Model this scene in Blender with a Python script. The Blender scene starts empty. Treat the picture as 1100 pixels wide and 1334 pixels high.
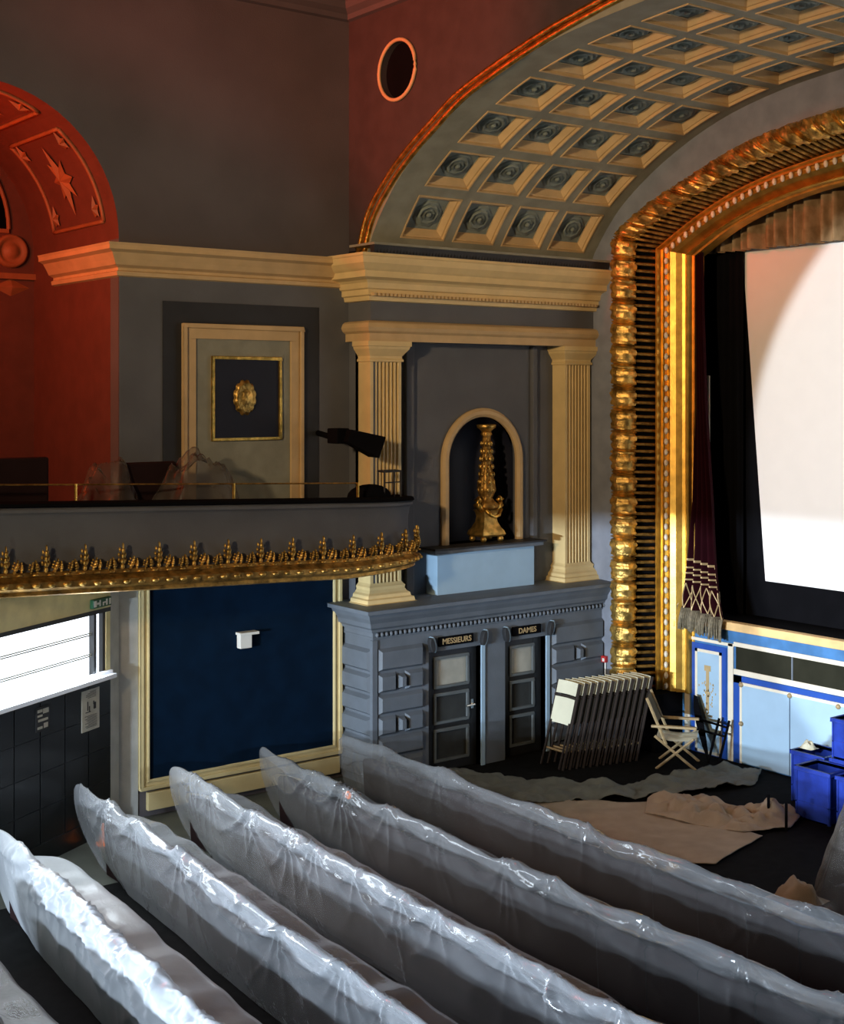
import bpy, bmesh, math, random
import numpy as np
from mathutils import Vector, Matrix, noise as mnoise
random.seed(7); rng = np.random.default_rng(7)
SC = bpy.context.scene
COL = SC.collection
PI = math.pi

# ------------------------------------------------------------------ materials
def mat(name, col, rough=.7, metal=0., var=.12, vscale=3., bump=.0, bscale=40., col2=None, spec=.5, emis=None, estr=0.):
    m = bpy.data.materials.new(name); m.use_nodes = True
    nt = m.node_tree; p = nt.nodes['Principled BSDF']
    p.inputs['Roughness'].default_value = rough; p.inputs['Metallic'].default_value = metal
    p.inputs['Specular IOR Level'].default_value = spec
    tc = nt.nodes.new('ShaderNodeTexCoord'); n = nt.nodes.new('ShaderNodeTexNoise')
    n.inputs['Scale'].default_value = vscale; n.inputs['Detail'].default_value = 5
    nt.links.new(tc.outputs['Object'], n.inputs['Vector'])
    r = nt.nodes.new('ShaderNodeValToRGB')
    c2 = col2 or tuple(c * (1 - var) for c in col); c1 = col if col2 else tuple(min(1, c * (1 + var)) for c in col)
    r.color_ramp.elements[0].position = .35; r.color_ramp.elements[1].position = .65
    r.color_ramp.elements[0].color = (*c2, 1); r.color_ramp.elements[1].color = (*c1, 1)
    nt.links.new(n.outputs['Fac'], r.inputs['Fac']); nt.links.new(r.outputs['Color'], p.inputs['Base Color'])
    if bump:
        n2 = nt.nodes.new('ShaderNodeTexNoise'); n2.inputs['Scale'].default_value = bscale; n2.inputs['Detail'].default_value = 4
        nt.links.new(tc.outputs['Object'], n2.inputs['Vector'])
        b = nt.nodes.new('ShaderNodeBump'); b.inputs['Strength'].default_value = bump; b.inputs['Distance'].default_value = .02
        nt.links.new(n2.outputs['Fac'], b.inputs['Height']); nt.links.new(b.outputs['Normal'], p.inputs['Normal'])
    if emis:
        p.inputs['Emission Color'].default_value = (*emis, 1); p.inputs['Emission Strength'].default_value = estr
    return m

def plastic(name, col, a0, a1, rough=.3):
    """thin polythene: clear face on, milky at grazing angles"""
    m = mat(name, col, rough, var=.05, spec=1.)
    nt = m.node_tree; p = nt.nodes['Principled BSDF']
    tc = nt.nodes.new('ShaderNodeTexCoord'); mp = nt.nodes.new('ShaderNodeMapping'); mp.inputs['Scale'].default_value = (5, 2.2, 3)
    n = nt.nodes.new('ShaderNodeTexNoise'); n.inputs['Scale'].default_value = 2.2; n.inputs['Detail'].default_value = 5; n.inputs['Distortion'].default_value = 1.5
    nt.links.new(tc.outputs['Object'], mp.inputs['Vector']); nt.links.new(mp.outputs['Vector'], n.inputs['Vector'])
    b = nt.nodes.new('ShaderNodeBump'); b.inputs['Strength'].default_value = .10; b.inputs['Distance'].default_value = .03
    nt.links.new(n.outputs['Fac'], b.inputs['Height']); nt.links.new(b.outputs['Normal'], p.inputs['Normal'])
    lw = nt.nodes.new('ShaderNodeLayerWeight'); lw.inputs['Blend'].default_value = .35; nt.links.new(b.outputs['Normal'], lw.inputs['Normal'])
    mr = nt.nodes.new('ShaderNodeMapRange'); mr.interpolation_type = 'SMOOTHSTEP'; mr.inputs['From Min'].default_value = .12; mr.inputs['From Max'].default_value = .95; mr.inputs['To Min'].default_value = a0; mr.inputs['To Max'].default_value = a1
    nt.links.new(lw.outputs['Facing'], mr.inputs['Value']); nt.links.new(mr.outputs['Result'], p.inputs['Alpha'])
    return m

M = {}
M['wall'] = mat('slate_paint', (.105, .112, .125), .75, bump=.12, vscale=1.2, var=.1)
M['wall_up'] = mat('upper_wall_paint', (.10, .09, .098), .85, bump=.15, vscale=.8, var=.12)
M['wall_rear'] = mat('auditorium_paint', (.09, .08, .08), .9)
M['vault'] = mat('vault_grey', (.25, .255, .20), .75, bump=.1)
M['coffer_panel'] = mat('coffer_grey', (.20, .24, .21), .7)
M['cream'] = mat('cream_paint', (.70, .54, .26), .55, var=.06)
M['creamlite'] = mat('pale_cream_paint', (.75, .69, .55), .55, var=.05)
M['panelcream'] = mat('straw_cream_paint', (.70, .58, .30), .55, var=.05)
M['cove'] = mat('cove_cream', (.56, .40, .20), .6, var=.08)
M['gold'] = mat('gold_leaf', (.72, .45, .10), .33, 1., var=.35, vscale=9, bump=.35, bscale=25)
M['goldsmooth'] = mat('worn_gilding', (.62, .37, .07), .36, .92, var=.2, vscale=5, bump=.08, bscale=30)
M['goldrough'] = mat('aged_gold', (.62, .40, .11), .42, .9, var=.5, vscale=7, bump=.6, bscale=22)
M['golddark'] = mat('tarnished_gold', (.42, .24, .06), .45, .85, var=.5, vscale=8, bump=.5, bscale=20)
M['black'] = mat('black_cloth', (.004, .004, .005), .95, spec=.05)
M['darkgrey'] = mat('dark_grey', (.02, .022, .025), .6)
M['navy'] = mat('navy_fabric', (.002, .012, .032), 1.0, spec=.1, bump=.4, bscale=300, var=.15)
M['navydeep'] = mat('deep_navy_paint', (.004, .006, .018), .6)
M['block'] = mat('blue_grey_stone_paint', (.125, .15, .18), .6, bump=.1, var=.08)
M['door'] = mat('dark_door_paint', (.018, .019, .02), .4)
M['doorline'] = mat('door_moulding_paint', (.12, .14, .145), .5)
M['frost'] = mat('frosted_glass', (.42, .42, .36), .35)
M['darkglass'] = mat('dark_glass', (.05, .055, .055), .15)
M['metal'] = mat('brushed_metal', (.7, .68, .62), .3, 1.)
M['white'] = mat('white_plastic', (.75, .75, .7), .5, var=.03)
M['red'] = mat('alarm_red', (.45, .02, .02), .5)
M['redarch'] = mat('alcove_paint', (.115, .035, .025), .7, bump=.15, var=.1)
M['redlight'] = mat('alcove_moulding_paint', (.28, .10, .04), .6)
M['floor'] = mat('grey_green_linoleum', (.075, .08, .065), .5, vscale=2, var=.2, bump=.1)
M['pit_and_shade'] = mat('black_carpet_and_shade', (.006, .006, .006), .95, spec=.1, bump=.5, bscale=150, vscale=6, var=.3)
M['tile'] = mat('black_tile', (.008, .010, .012), .25)
M['grout'] = mat('grout', (.06, .065, .07), .8)
M['lav'] = mat('pale_blue_paint', (.34, .50, .64), .55, var=.05, vscale=2)
M['royal'] = mat('royal_blue_paint', (.012, .07, .36), .5, var=.1)
M['ledge'] = mat('mid_blue_paint', (.05, .17, .38), .5, var=.2)
M['stagecream'] = mat('stage_edge_cream', (.75, .50, .22), .5)
M['screen'] = mat('projection_screen', (.86, .85, .83), .8, var=.01)
M['curtain'] = mat('pleated_tan_cloth', (.36, .25, .13), .85, col2=(.22, .14, .06), vscale=5)
M['maroon'] = mat('maroon_velvet', (.02, .0015, .004), .9, spec=.1)
M['fringe'] = mat('grey_gold_fringe', (.2, .17, .11), .7, var=.3, vscale=20)
M['galloon'] = mat('gold_braid', (.55, .4, .2), .5, .3)
M['crate'] = mat('blue_crate_plastic', (.012, .035, .28), .35, var=.2, vscale=6)
M['dust'] = mat('beige_dust_sheet', (.36, .29, .21), .9, bump=.4, bscale=60, var=.1)
M['dustgrey'] = mat('grey_dust_sheet', (.13, .14, .12), .85, bump=.3, bscale=30, var=.15)
M['canvas'] = mat('cream_canvas', (.66, .64, .48), .8, bump=.2, bscale=200, var=.04)
M['canvasdark'] = mat('olive_canvas', (.13, .11, .065), .85)
M['canvasshade'] = mat('shaded_canvas', (.035, .03, .022), .9)  # cream canvas darkened for the shade between the stacked chairs
M['wood'] = mat('pale_beech', (.36, .26, .13), .5, var=.2, vscale=12)
M['woodshade'] = mat('shaded_beech', (.022, .014, .010), .6)  # beech darkened for the shade along the chair stack
M['seat'] = mat('dark_red_plush', (.018, .009, .009), .95, spec=.1, bump=.3, bscale=100)
M['grille'] = mat('grille_cloth', (.022, .022, .014), .9, spec=.1)
M['orange'] = mat('orange_tape', (.8, .16, .02), .5)
M['shutter'] = mat('window_blind', (.85, .88, .95), .5, var=.02)
M['paper'] = mat('printed_paper', (.55, .54, .46), .7, var=.1, vscale=8)
M['green'] = mat('sign_green', (.01, .09, .03), .5)
M['plastic'] = plastic('polythene_sheet', (.33, .34, .355), .32, .95, .19)
M['plasticclear'] = plastic('clear_polythene', (.19, .195, .20), .26, .95, .16)
M['plasticbrown'] = plastic('brown_tinted_polythene', (.10, .09, .08), .5, .95, .4)
M['plasticbrown'].node_tree.nodes['Principled BSDF'].inputs['Specular IOR Level'].default_value = .15
M['plasticmilky'] = plastic('milky_polythene', (.52, .54, .56), .45, .97, .26)
M['plasticdim'] = plastic('dull_polythene', (.11, .095, .08), .3, .9, .35)
M['daylight'] = mat('daylit_window', (.8, .85, .95), .4, emis=(.86, .93, 1.), estr=2.2)

# ------------------------------------------------------------------ mesh builder
class MB:
    def __init__(s): s.v = []; s.f = []; s.m = []
    def add(s, vs, fs, mi=0):
        o = len(s.v); s.v += [tuple(map(float, a)) for a in vs]; s.f += [tuple(i + o for i in f) for f in fs]; s.m += [mi] * len(fs)
        return s
    def box(s, x0, x1, y0, y1, z0, z1, mi=0, T=None):
        vs = [(x, y, z) for z in (z0, z1) for y in (y0, y1) for x in (x0, x1)]
        if T: vs = [T @ Vector(v) for v in vs]
        return s.add(vs, [(0, 2, 3, 1), (4, 5, 7, 6), (0, 1, 5, 4), (2, 6, 7, 3), (0, 4, 6, 2), (1, 3, 7, 5)], mi)
    def frustum(s, x0, x1, z0, z1, y0, y1, ins, mi=0):     # raised block on a Y plane, chamfered: y0 wall, y1 face
        a = [(x0, y0, z0), (x1, y0, z0), (x1, y0, z1), (x0, y0, z1)]
        b = [(x0 + ins, y1, z0 + ins), (x1 - ins, y1, z0 + ins), (x1 - ins, y1, z1 - ins), (x0 + ins, y1, z1 - ins)]
        return s.add(a + b, [(4, 5, 6, 7), (0, 1, 5, 4), (1, 2, 6, 5), (2, 3, 7, 6), (3, 0, 4, 7)], mi)
    def grid(s, P, mi=0, closeu=False, closev=False, two=None):
        nu, nv = len(P), len(P[0]); vs = [p for r in P for p in r]; fs = []
        for i in range(nu - (0 if closeu else 1)):
            for j in range(nv - (0 if closev else 1)):
                a, b = i * nv + j, ((i + 1) % nu) * nv + j
                c, d = ((i + 1) % nu) * nv + (j + 1) % nv, i * nv + (j + 1) % nv
                fs.append((a, b, c, d))
        return s.add(vs, fs, mi)
    def prism(s, poly, fn, a, b, mi=0):                    # poly 2-D, fn(u,v,w)->xyz, extruded w a..b
        n = len(poly); vs = [fn(u, v, a) for u, v in poly] + [fn(u, v, b) for u, v in poly]
        return s.add(vs, [tuple(range(n))[::-1], tuple(range(n, 2 * n))] + [(i, (i + 1) % n, n + (i + 1) % n, n + i) for i in range(n)], mi)
    def tube(s, pts, r, n=8, mi=0, cap=True):
        pts = [Vector(p) for p in pts]; rr = r if isinstance(r, (list, tuple)) else [r] * len(pts); P = []
        for i, p in enumerate(pts):
            d = (pts[min(i + 1, len(pts) - 1)] - pts[max(i - 1, 0)]).normalized()
            u = d.cross(Vector((0, 0, 1)))
            if u.length < .05: u = d.cross(Vector((1, 0, 0)))
            u.normalize(); w = d.cross(u)
            P.append([p + (u * math.cos(2 * PI * k / n) + w * math.sin(2 * PI * k / n)) * rr[i] for k in range(n)])
        s.grid(P, mi, closev=True)
        if cap:
            o = len(s.v); n0 = o - n * len(pts)
            s.f += [tuple(range(n0, n0 + n))[::-1], tuple(range(o - n, o))]; s.m += [mi, mi]
        return s
    def lathe(s, prof, c=(0, 0, 0), n=20, mi=0, rot=None, wob=None):
        P = []
        for k in range(n):
            a = 2 * PI * k / n; w = wob(a) if wob else 1
            row = [Vector((r * w * math.cos(a), r * w * math.sin(a), z)) for r, z in prof]
            if rot: row = [rot @ q for q in row]
            P.append([q + Vector(c) for q in row])
        return s.grid(P, mi, closeu=True)
    def ball(s, c, r, n=8, m=6, mi=0):
        r = r if isinstance(r, (tuple, list)) else (r, r, r); P = []
        for k in range(n):
            a = 2 * PI * k / n
            P.append([(c[0] + r[0] * math.sin(PI * j / m) * math.cos(a), c[1] + r[1] * math.sin(PI * j / m) * math.sin(a), c[2] - r[2] * math.cos(PI * j / m)) for j in range(m + 1)])
        return s.grid(P, mi, closeu=True)
    def build(s, name, mats, parent=None, smooth=False, bevel=0, auto=None):
        me = bpy.data.meshes.new(name); me.from_pydata(s.v, [], s.f)
        for m in (mats if isinstance(mats, (list, tuple)) else [mats]): me.materials.append(M[m])
        me.polygons.foreach_set('material_index', s.m)
        bm = bmesh.new(); bm.from_mesh(me); bmesh.ops.remove_doubles(bm, verts=bm.verts, dist=1e-5)
        bmesh.ops.recalc_face_normals(bm, faces=bm.faces); bm.to_mesh(me); bm.free()
        if smooth: me.polygons.foreach_set('use_smooth', [True] * len(me.polygons))
        if auto: me.set_sharp_from_angle(angle=math.radians(auto))
        o = bpy.data.objects.new(name, me); COL.objects.link(o)
        if parent: o.parent = parent; o.location = -Vector(parent.location) if parent.get('_abs') else (0, 0, 0)
        if bevel:
            b = o.modifiers.new('bevel', 'BEVEL'); b.width = bevel; b.segments = 2; b.limit_method = 'ANGLE'
        return o

def tag(o, label, cat, group=None, kind=None):
    o['label'] = label; o['category'] = cat
    if group: o['group'] = group
    if kind: o['kind'] = kind
    return o
def struct(o, label=None):
    o['kind'] = 'structure'
    if label: o['label'] = label
    return o
def thing(name, label, cat, loc=(0, 0, 0), rz=0, group=None, world=False):
    """Empty at the base of a thing; with world=True its parts are given in world coordinates."""
    o = bpy.data.objects.new(name, None); COL.objects.link(o); o.location = loc; o.rotation_euler = (0, 0, rz)
    o.empty_display_size = .2
    if world: o['_abs'] = 1
    return tag(o, label, cat, group)
def dup(o, parent=None):
    c = o.copy(); COL.objects.link(c)
    if parent: c.parent = parent
    for ch in list(o.children): dup(ch, c)
    return c
def curve_at(tab, n):
    """resample a polyline table smoothly (Catmull-Rom) to n points evenly by length"""
    t = [Vector(p) for p in tab]; out = []
    for i in range(len(t) - 1):
        p0, p1, p2, p3 = t[max(i - 1, 0)], t[i], t[i + 1], t[min(i + 2, len(t) - 1)]
        for k in range(12):
            u = k / 12; out.append(.5 * ((2 * p1) + (p2 - p0) * u + (2 * p0 - 5 * p1 + 4 * p2 - p3) * u * u + (3 * p1 - p0 - 3 * p2 + p3) * u ** 3))
    out.append(t[-1]); L = [0]
    for a, b in zip(out, out[1:]): L.append(L[-1] + (b - a).length)
    res = []; j = 0
    for i in range(n):
        s = L[-1] * i / (n - 1)
        while j < len(L) - 2 and L[j + 1] < s: j += 1
        f = (s - L[j]) / max(1e-9, L[j + 1] - L[j]); res.append(out[j].lerp(out[j + 1], f))
    return res, L[-1]

YC = 9.6                      # axis of the auditorium
YW = 19.6                     # side wall
XF = 13.4                     # wall that carries the front of the vault
XP = 18.6                     # proscenium wall
ZC = 13.5                     # ceiling

# ------------------------------------------------------------------ camera
cam = bpy.data.cameras.new('camera'); co = bpy.data.objects.new('camera', cam); COL.objects.link(co)
co.location = (0, 0, 6.6); co.rotation_euler = (PI / 2, 0, -math.atan2(.607, .794))
cam.sensor_width = 36; cam.lens = 1794 / 1334 * 36; cam.shift_y = -(667 - 510) / 1334; cam.clip_end = 200
SC.camera = co

# ------------------------------------------------------------------ floor, far shell
struct(MB().box(-9, 13.35, 17.2, 23.5, -.2, 0).build('floor', 'floor'))
struct(MB().box(-9, 13.35, -1.2, 17.2, -.2, 0).build('floor', 'pit_and_shade'))  # black here stands in for the shade around the seat rows
struct(MB().box(13.35, 21.5, -1.2, 19.6, -.2, 0).build('floor', 'pit_and_shade'))
struct(MB().box(-9, 13.4, -1.4, 23.5, ZC, ZC + .2).build('ceiling', 'wall_up'))
struct(MB().box(-9, 21.5, -1.4, -1.2, 0, ZC).build('wall_opposite', 'wall_rear'))
struct(MB().box(-9.2, -9, -1.4, 23.5, 0, ZC).build('wall_rear', 'wall_rear'))
b = MB().box(-9, 1.4, -1.2, 19.4, 3.35, 3.7); b.box(1.2, 1.4, -1.2, 19.4, 3.7, 4.6)
struct(b.build('ceiling_under_balcony', 'wall_rear'))

# ------------------------------------------------------------------ left side wall with the alcove arch
AX, AZ, AR = 6.95, 8.95, 2.18
def arch_pts(r, n=32, z0=None, cx=AX, cz=AZ):
    return [(cx + r * math.cos(PI * k / n), cz + r * math.sin(PI * k / n)) for k in range(n + 1)]
b = MB()
b.box(AX + AR, 14, YW, YW + .3, 0, AZ)
b.box(8.9, AX + AR, YW, YW + .3, 0, 3.9)                         # below the alcove
b.box(-9, AX - AR, YW, YW + .3, 3.9, AZ)
ap = arch_pts(AR)
for (x0, z0), (x1, z1) in zip(ap, ap[1:]):
    b.add([(x0, YW, z0), (x1, YW, z1), (x1, YW, ZC), (x0, YW, ZC)], [(0, 1, 2, 3)])
b.box(AX + AR, 14, YW, YW + .3, AZ, ZC); b.box(-9, AX - AR, YW, YW + .3, AZ, ZC)
side = struct(b.build('wall_left', 'wall_up'))
# lower, slate coloured field of the side wall between alcove and stage
struct(MB().box(AX + AR, XF, YW - .012, YW + .01, 3.6, 8.42).build('wall_left_dado', 'wall'))
# alcove: jambs, soffit, back wall
YB = 23.0
b = MB()
for k in range(32):
    (x0, z0), (x1, z1) = ap[k], ap[k + 1]
    b.add([(x0, YW, z0), (x1, YW, z1), (x1, YB, z1), (x0, YB, z0)], [(0, 1, 2, 3)])
b.box(AX + AR, AX + AR + .05, YW + .3, YB, 3.9, AZ); b.box(AX - AR - .05, AX - AR, YW + .3, YB, 3.9, AZ)
ri, zi = 1.72, 9.37
bp = [(AX + 3.2 * math.cos(PI * k / 32), zi + 3.2 * math.sin(PI * k / 32)) for k in range(33)]; ip = arch_pts(ri, 32, cz=zi)
for k in range(32):
    b.add([(ip[k][0], YB, ip[k][1]), (ip[k + 1][0], YB, ip[k + 1][1]), (bp[k + 1][0], YB, bp[k + 1][1]), (bp[k][0], YB, bp[k][1])], [(0, 1, 2, 3)])
b.box(AX - 3.2, AX + 3.2, YB, YB + .1, 3.9, zi)
struct(b.build('wall_alcove', 'redarch', smooth=False), 'red lit arched alcove over the side balcony')
struct(MB().box(AX - 2.3, AX + 2.3, YB + .8, YB + .9, zi - .2, 12).build('wall_alcove_back', 'black'))
b = MB()                                                         # inner opening's rim, string course
b.tube([(x, YB - .03, z) for x, z in ip], .035)
b.box(AX - ri, AX + ri, YB - .06, YB, zi - .07, zi)
b.box(AX - 2.2, AX + AR, YB - .09, YB, 8.52, 8.62)
struct(b.build('trim_1', 'redlight', smooth=False))
t = thing('roundel', 'small round plaster boss under the dark inner arch of the alcove', 'roundel', (8.72, YB, 9.0))
R90 = Matrix.Rotation(PI / 2, 3, 'X')
MB().lathe([(0, .1), (.09, .09), (.13, .04), (.2, .03), (.24, .09), (.28, .07), (.29, 0)], rot=R90, n=24).build('boss', 'redlight', t, smooth=True)
t = MB().lathe([(0, .07), (.1, .05), (.3, 0)], rot=R90, n=4).build('diamond_boss', 'redlight'); t.location = (8.72, YB, 8.38); t.scale = (1.1, 1, .5)
tag(t, 'flat plaster lozenge below the string course of the alcove', 'plaster ornament')
# soffit panels with frames and star rosettes
def soff(ang, y, d=0.):
    r = AR - d; return (AX + r * math.cos(ang), y, AZ + r * math.sin(ang))
for i, (a0, a1) in enumerate([(8, 50), (60, 102), (112, 154)]):
    A0, A1 = math.radians(a0), math.radians(a1); y0, y1 = YW + .45, YB - 1.0
    t = thing('soffit_panel', ['framed soffit panel just above the impost in the red lit arch', 'framed soffit panel second up the red lit arch, cut by the picture edge', 'framed soffit panel across the crown of the red lit arch'][i], 'soffit panel', soff((A0 + A1) / 2, (y0 + y1) / 2), world=True)
    b = MB()
    for (p, q) in (((A0, y0), (A1, y0)), ((A0, y1), (A1, y1)), ((A0, y0), (A0, y1)), ((A1, y0), (A1, y1))):
        pts = [soff(p[0] + (q[0] - p[0]) * k / 14, p[1] + (q[1] - p[1]) * k / 14, .02) for k in range(15)]
        b.tube(pts, .035, 6)
    b.build('panel_frame', 'redlight', t, smooth=True)
    b = MB(); am = (A0 + A1) / 2; ym = (y0 + y1) / 2
    def star(ac, yc, R, n=8):
        P = []
        for k in range(n * 2 + 1):
            th = PI * k / n; rr = R * (1 if k % 2 == 0 else .5) * (1.35 if k % (n) == 0 else 1)
            P.append((ac + rr * math.cos(th) / AR * 1.25, yc + rr * math.sin(th)))
        c = soff(ac, yc, .10)
        for (p, q) in zip(P, P[1:]):
            b.add([c, soff(p[0], p[1], .03), soff(q[0], q[1], .03)], [(0, 1, 2)])
    star(am, ym, .36)
    b.build('star_rosette', 'redlight', t)
    for (a, y) in ((A0 + .1, y0 + .2), (A0 + .1, y1 - .2), (A1 - .1, y0 + .2), (A1 - .1, y1 - .2)):
        b = MB(); star(a, y, .13, 5); b.build('corner_ornament', 'redlight', t)

def sweep(path, prof, closed=False):
    """path: (x,y,nx,ny) with mitre-scaled outward normal; prof: (out,z). returns grid"""
    return [[(x + nx * o, y + ny * o, z) for o, z in prof] for x, y, nx, ny in path]
# cornice of the side wall, turning into the alcove
prof = [(0, 8.36), (.05, 8.38), (.06, 8.44), (.02, 8.46), (.02, 8.5), (.1, 8.54), (.14, 8.62), (.2, 8.72), (.28, 8.76), (.28, 8.82), (.3, 8.86), (0, 8.86)]
b = MB().grid(sweep([(AX + AR, YB - .9, -1, 0), (AX + AR, YW, -1, -1), (XF - .1, YW, 0, -1)], prof))
struct(b.build('trim_2', 'cove'), 'cream cornice along the side wall')
b = MB().grid(sweep([(AX - AR, YB - .9, 1, 0), (AX - AR, YW, 1, -1), (-9, YW, 0, -1)], prof)); struct(b.build('trim_3', 'cove'))
# ceiling cornice
profc = [(0, 12.95), (.08, 12.97), (.1, 13.05), (.2, 13.12), (.24, 13.22), (.4, 13.34), (.42, 13.5), (0, 13.5)]
struct(MB().grid(sweep([(-9, YW, 0, -1), (XF, YW, -1, -1), (XF, -1.2, -1, 0)], profc)).build('trim_4', 'wall_up'))

# wall above balcony: panel with mouldings and gilt medallion
t = thing('wall_panel', 'cream framed wall panel with dark centre and gilt medallion above the balcony', 'wall panel', (11.3, YW, 6.4), world=True)
MB().box(9.86, 12.76, YW - .03, YW, 3.7, 8.02).build('dark_border', 'darkgrey', t)
def frame_xz(b, x0, x1, z0, z1, w, y0, y1, mi=0, step=True):
    for (a, c, e, g) in ((x0, x1, z1 - w, z1), (x0, x1, z0, z0 + w), (x0, x0 + w, z0 + w, z1 - w), (x1 - w, x1, z0 + w, z1 - w)):
        b.box(a, c, y0, y1, e, g, mi)
b = MB(); frame_xz(b, 10.18, 12.42, 4.2, 7.68, .07, YW - .12, YW - .02); frame_xz(b, 10.25, 12.35, 4.27, 7.61, .17, YW - .08, YW - .02)
b.build('cream_frame', 'cove', t, bevel=.012)
MB().box(10.42, 12.18, YW - .045, YW, 4.44, 7.44).build('olive_field', 'vault', t)
b = MB(); frame_xz(b, 10.70, 12.0, 5.8, 7.17, .05, YW - .09, YW - .02); b.build('gilt_frame', 'gold', t, bevel=.01)
MB().box(10.75, 11.95, YW - .06, YW, 5.85, 7.12).build('navy_field', 'navydeep', t)
md = MB()
md.lathe([(0, .09), (.09, .08), (.15, .04), (.19, .07), (.22, .03), (.24, 0)], rot=R90, n=36, wob=lambda a: 1 + .12 * abs(math.sin(6 * a)))
o = md.build('medallion', 'goldrough', t, smooth=True); o.location = Vector((11.31, YW - .06, 6.5)) - Vector(t.location); o.scale = (.82, 1, 1.12)

# ------------------------------------------------------------------ ground floor of the side wall
t = thing('fabric_wall_panel', 'large navy fabric panel in a cream frame under the balcony', 'wall panel', (11.3, YW, 0), world=True)
MB().box(9.6, 13.06, YW - .04, YW, .55, 3.8).build('navy_fabric', 'navy', t)
b = MB(); frame_xz(b, 9.45, 13.2, .42, 3.95, .06, YW - .1, YW); frame_xz(b, 9.51, 13.14, .48, 3.9, .06, YW - .07, YW); frame_xz(b, 9.57, 13.08, .54, 3.85, .04, YW - .09, YW)
b.build('panel_frame', 'panelcream', t, bevel=.01)
struct(MB().box(9.58, 13.16, YW - .09, YW, .1, .38).build('baseboard_left', 'panelcream', bevel=.01))
t = thing('thermostat_box', 'small white plastic box with a bracket on the navy panel', 'wall box', (11.28, YW - .05, 2.6), world=True)
MB().box(11.17, 11.39, YW - .16, YW - .04, 2.44, 2.66).build('housing', 'white', t, bevel=.012)
MB().box(11.15, 11.5, YW - .2, YW - .04, 2.66, 2.70).build('bracket', 'white', t)
# corner pier by the window
b = MB().box(9.12, 9.44, YW - .02, YW + .2, 0, 3.9); b.add([(9.12, YW - .02, 0), (8.86, YW - .28, 0), (8.86, YW - .28, 3.9), (9.12, YW - .02, 3.9)], [(0, 1, 2, 3)])
struct(b.build('wall_pier', ['wall']))
M['pier'] = mat('pale_grey_paint', (.42, .43, .42), .6)
o = bpy.data.objects['wall_pier']; o.data.materials[0] = M['pier']

# angled rear-side wall with the window
WO = Vector((8.86, 19.32, 0)); WD = Vector((-.869, -.494, 0)); WN = Vector((.494, -.869, 0))   # along, into room
def wp(s, o, z): return WO + WD * s + WN * o + Vector((0, 0, z))
def wbox(b, s0, s1, o0, o1, z0, z1, mi=0):
    vs = [wp(s, o, z) for z in (z0, z1) for o in (o0, o1) for s in (s0, s1)]
    b.add(vs, [(0, 2, 3, 1), (4, 5, 7, 6), (0, 1, 5, 4), (2, 6, 7, 3), (0, 4, 6, 2), (1, 3, 7, 5)], mi)
b = MB(); wbox(b, 0, 12, -.2, 0, 3.34, 4.2); wbox(b, 0, .1, -.2, 0, 2.35, 3.34); wbox(b, 6, 12, -.2, 0, 0, 3.34); wbox(b, 0, 6, -.2, 0, 2.25, 2.35)
M['ochre'] = mat('ochre_paint', (.72, .66, .36), .7)
struct(b.build('wall_window_side', 'ochre'))
b = MB(); wbox(b, 0, 6, -.15, 0, 0, 2.3)
struct(b.build('wall_tiled', 'grout'))
b = MB()                                   # dark tiles, surface pattern of one wall
for i in range(-0, 9):
    for k in range(5):
        z1 = 2.27 - k * .5; wbox(b, i * .55 + .012, i * .55 + .538, 0, .012, max(.3, z1 - .49), z1)
wbox(b, 0, 6, 0, .03, 0, .28)
t = b.build('wall_tiled_facing', 'tile'); struct(t)
w = thing('window_1', 'wide bright window with horizontal blind slats under the balcony', 'window', wp(2, 0, 2.35), world=True); w['kind'] = 'structure'
b = MB(); wbox(b, .1, 6, -.12, -.10, 2.35, 3.34); b.build('window_pane', 'daylight', w)
b = MB()
wbox(b, 0, 6, -.02, .12, 2.31, 2.37); wbox(b, 0, 6, -.03, .05, 2.37, 2.42)
b.build('window_sill', 'shutter', w)
b = MB(); wbox(b, .34, .4, -.09, .0, 2.37, 3.34); wbox(b, .1, .16, -.09, -.02, 2.4, 3.34); wbox(b, 0, 6, -.09, 0.01, 3.3, 3.36)
b.build('window_frame', 'darkgrey', w)
for z in (2.68, 2.99):
    b = MB(); wbox(b, .4, 6, -.06, -.035, z, z + .012); wbox(b, .4, 6, -.06, -.035, z + .03, z + .042); b.build('blind_rail', 'vault', w)
def poster(name, s0, s1, z0, z1, label, base, blocks):
    t = thing(name, label, 'poster', wp((s0 + s1) / 2, .015, z0), world=True)
    b = MB(); wbox(b, s0, s1, .012, .022, z0, z1); b.build('sheet', base, t)
    b = MB()
    for (a, c, e, g) in blocks:
        W, Hh = s1 - s0, z1 - z0; wbox(b, s0 + W * a, s0 + W * c, .022, .026, z0 + Hh * e, z0 + Hh * g)
    b.build('print', 'darkgrey' if base == 'paper' else 'paper', t)
rb = []
for k in range(9): rb.append((.15, .85 - .3 * random.random(), .08 + k * .035, .09 + k * .035))
for k in range(5): rb.append((.2, .8 - .3 * random.random(), .8 + k * .035, .81 + k * .035))
rb += [(.2, .34, .5, .66), (.3, .36, .62, .7), (.5, .8, .45, .47), (.55, .6, .45, .6), (.65, .7, .5, .72)]
poster('notice_poster', .3, .72, 1.62, 2.22, 'pale printed notice pinned on the dark tiled wall under the window', 'paper', rb)
poster('notice_plate', 1.45, 1.75, 1.86, 2.2, 'small dark notice plate with pale print on the tiled wall', 'darkgrey', [(.1, .5, .7, .9), (.55, .9, .6, .68), (.15, .85, .4, .5), (.15, .45, .1, .3), (.55, .9, .1, .2), (.55, .9, .78, .9)])
t = thing('exit_sign', 'small green and white emergency exit sign beside the pier', 'exit sign', wp(.2, .02, 3.42), world=True)
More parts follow.
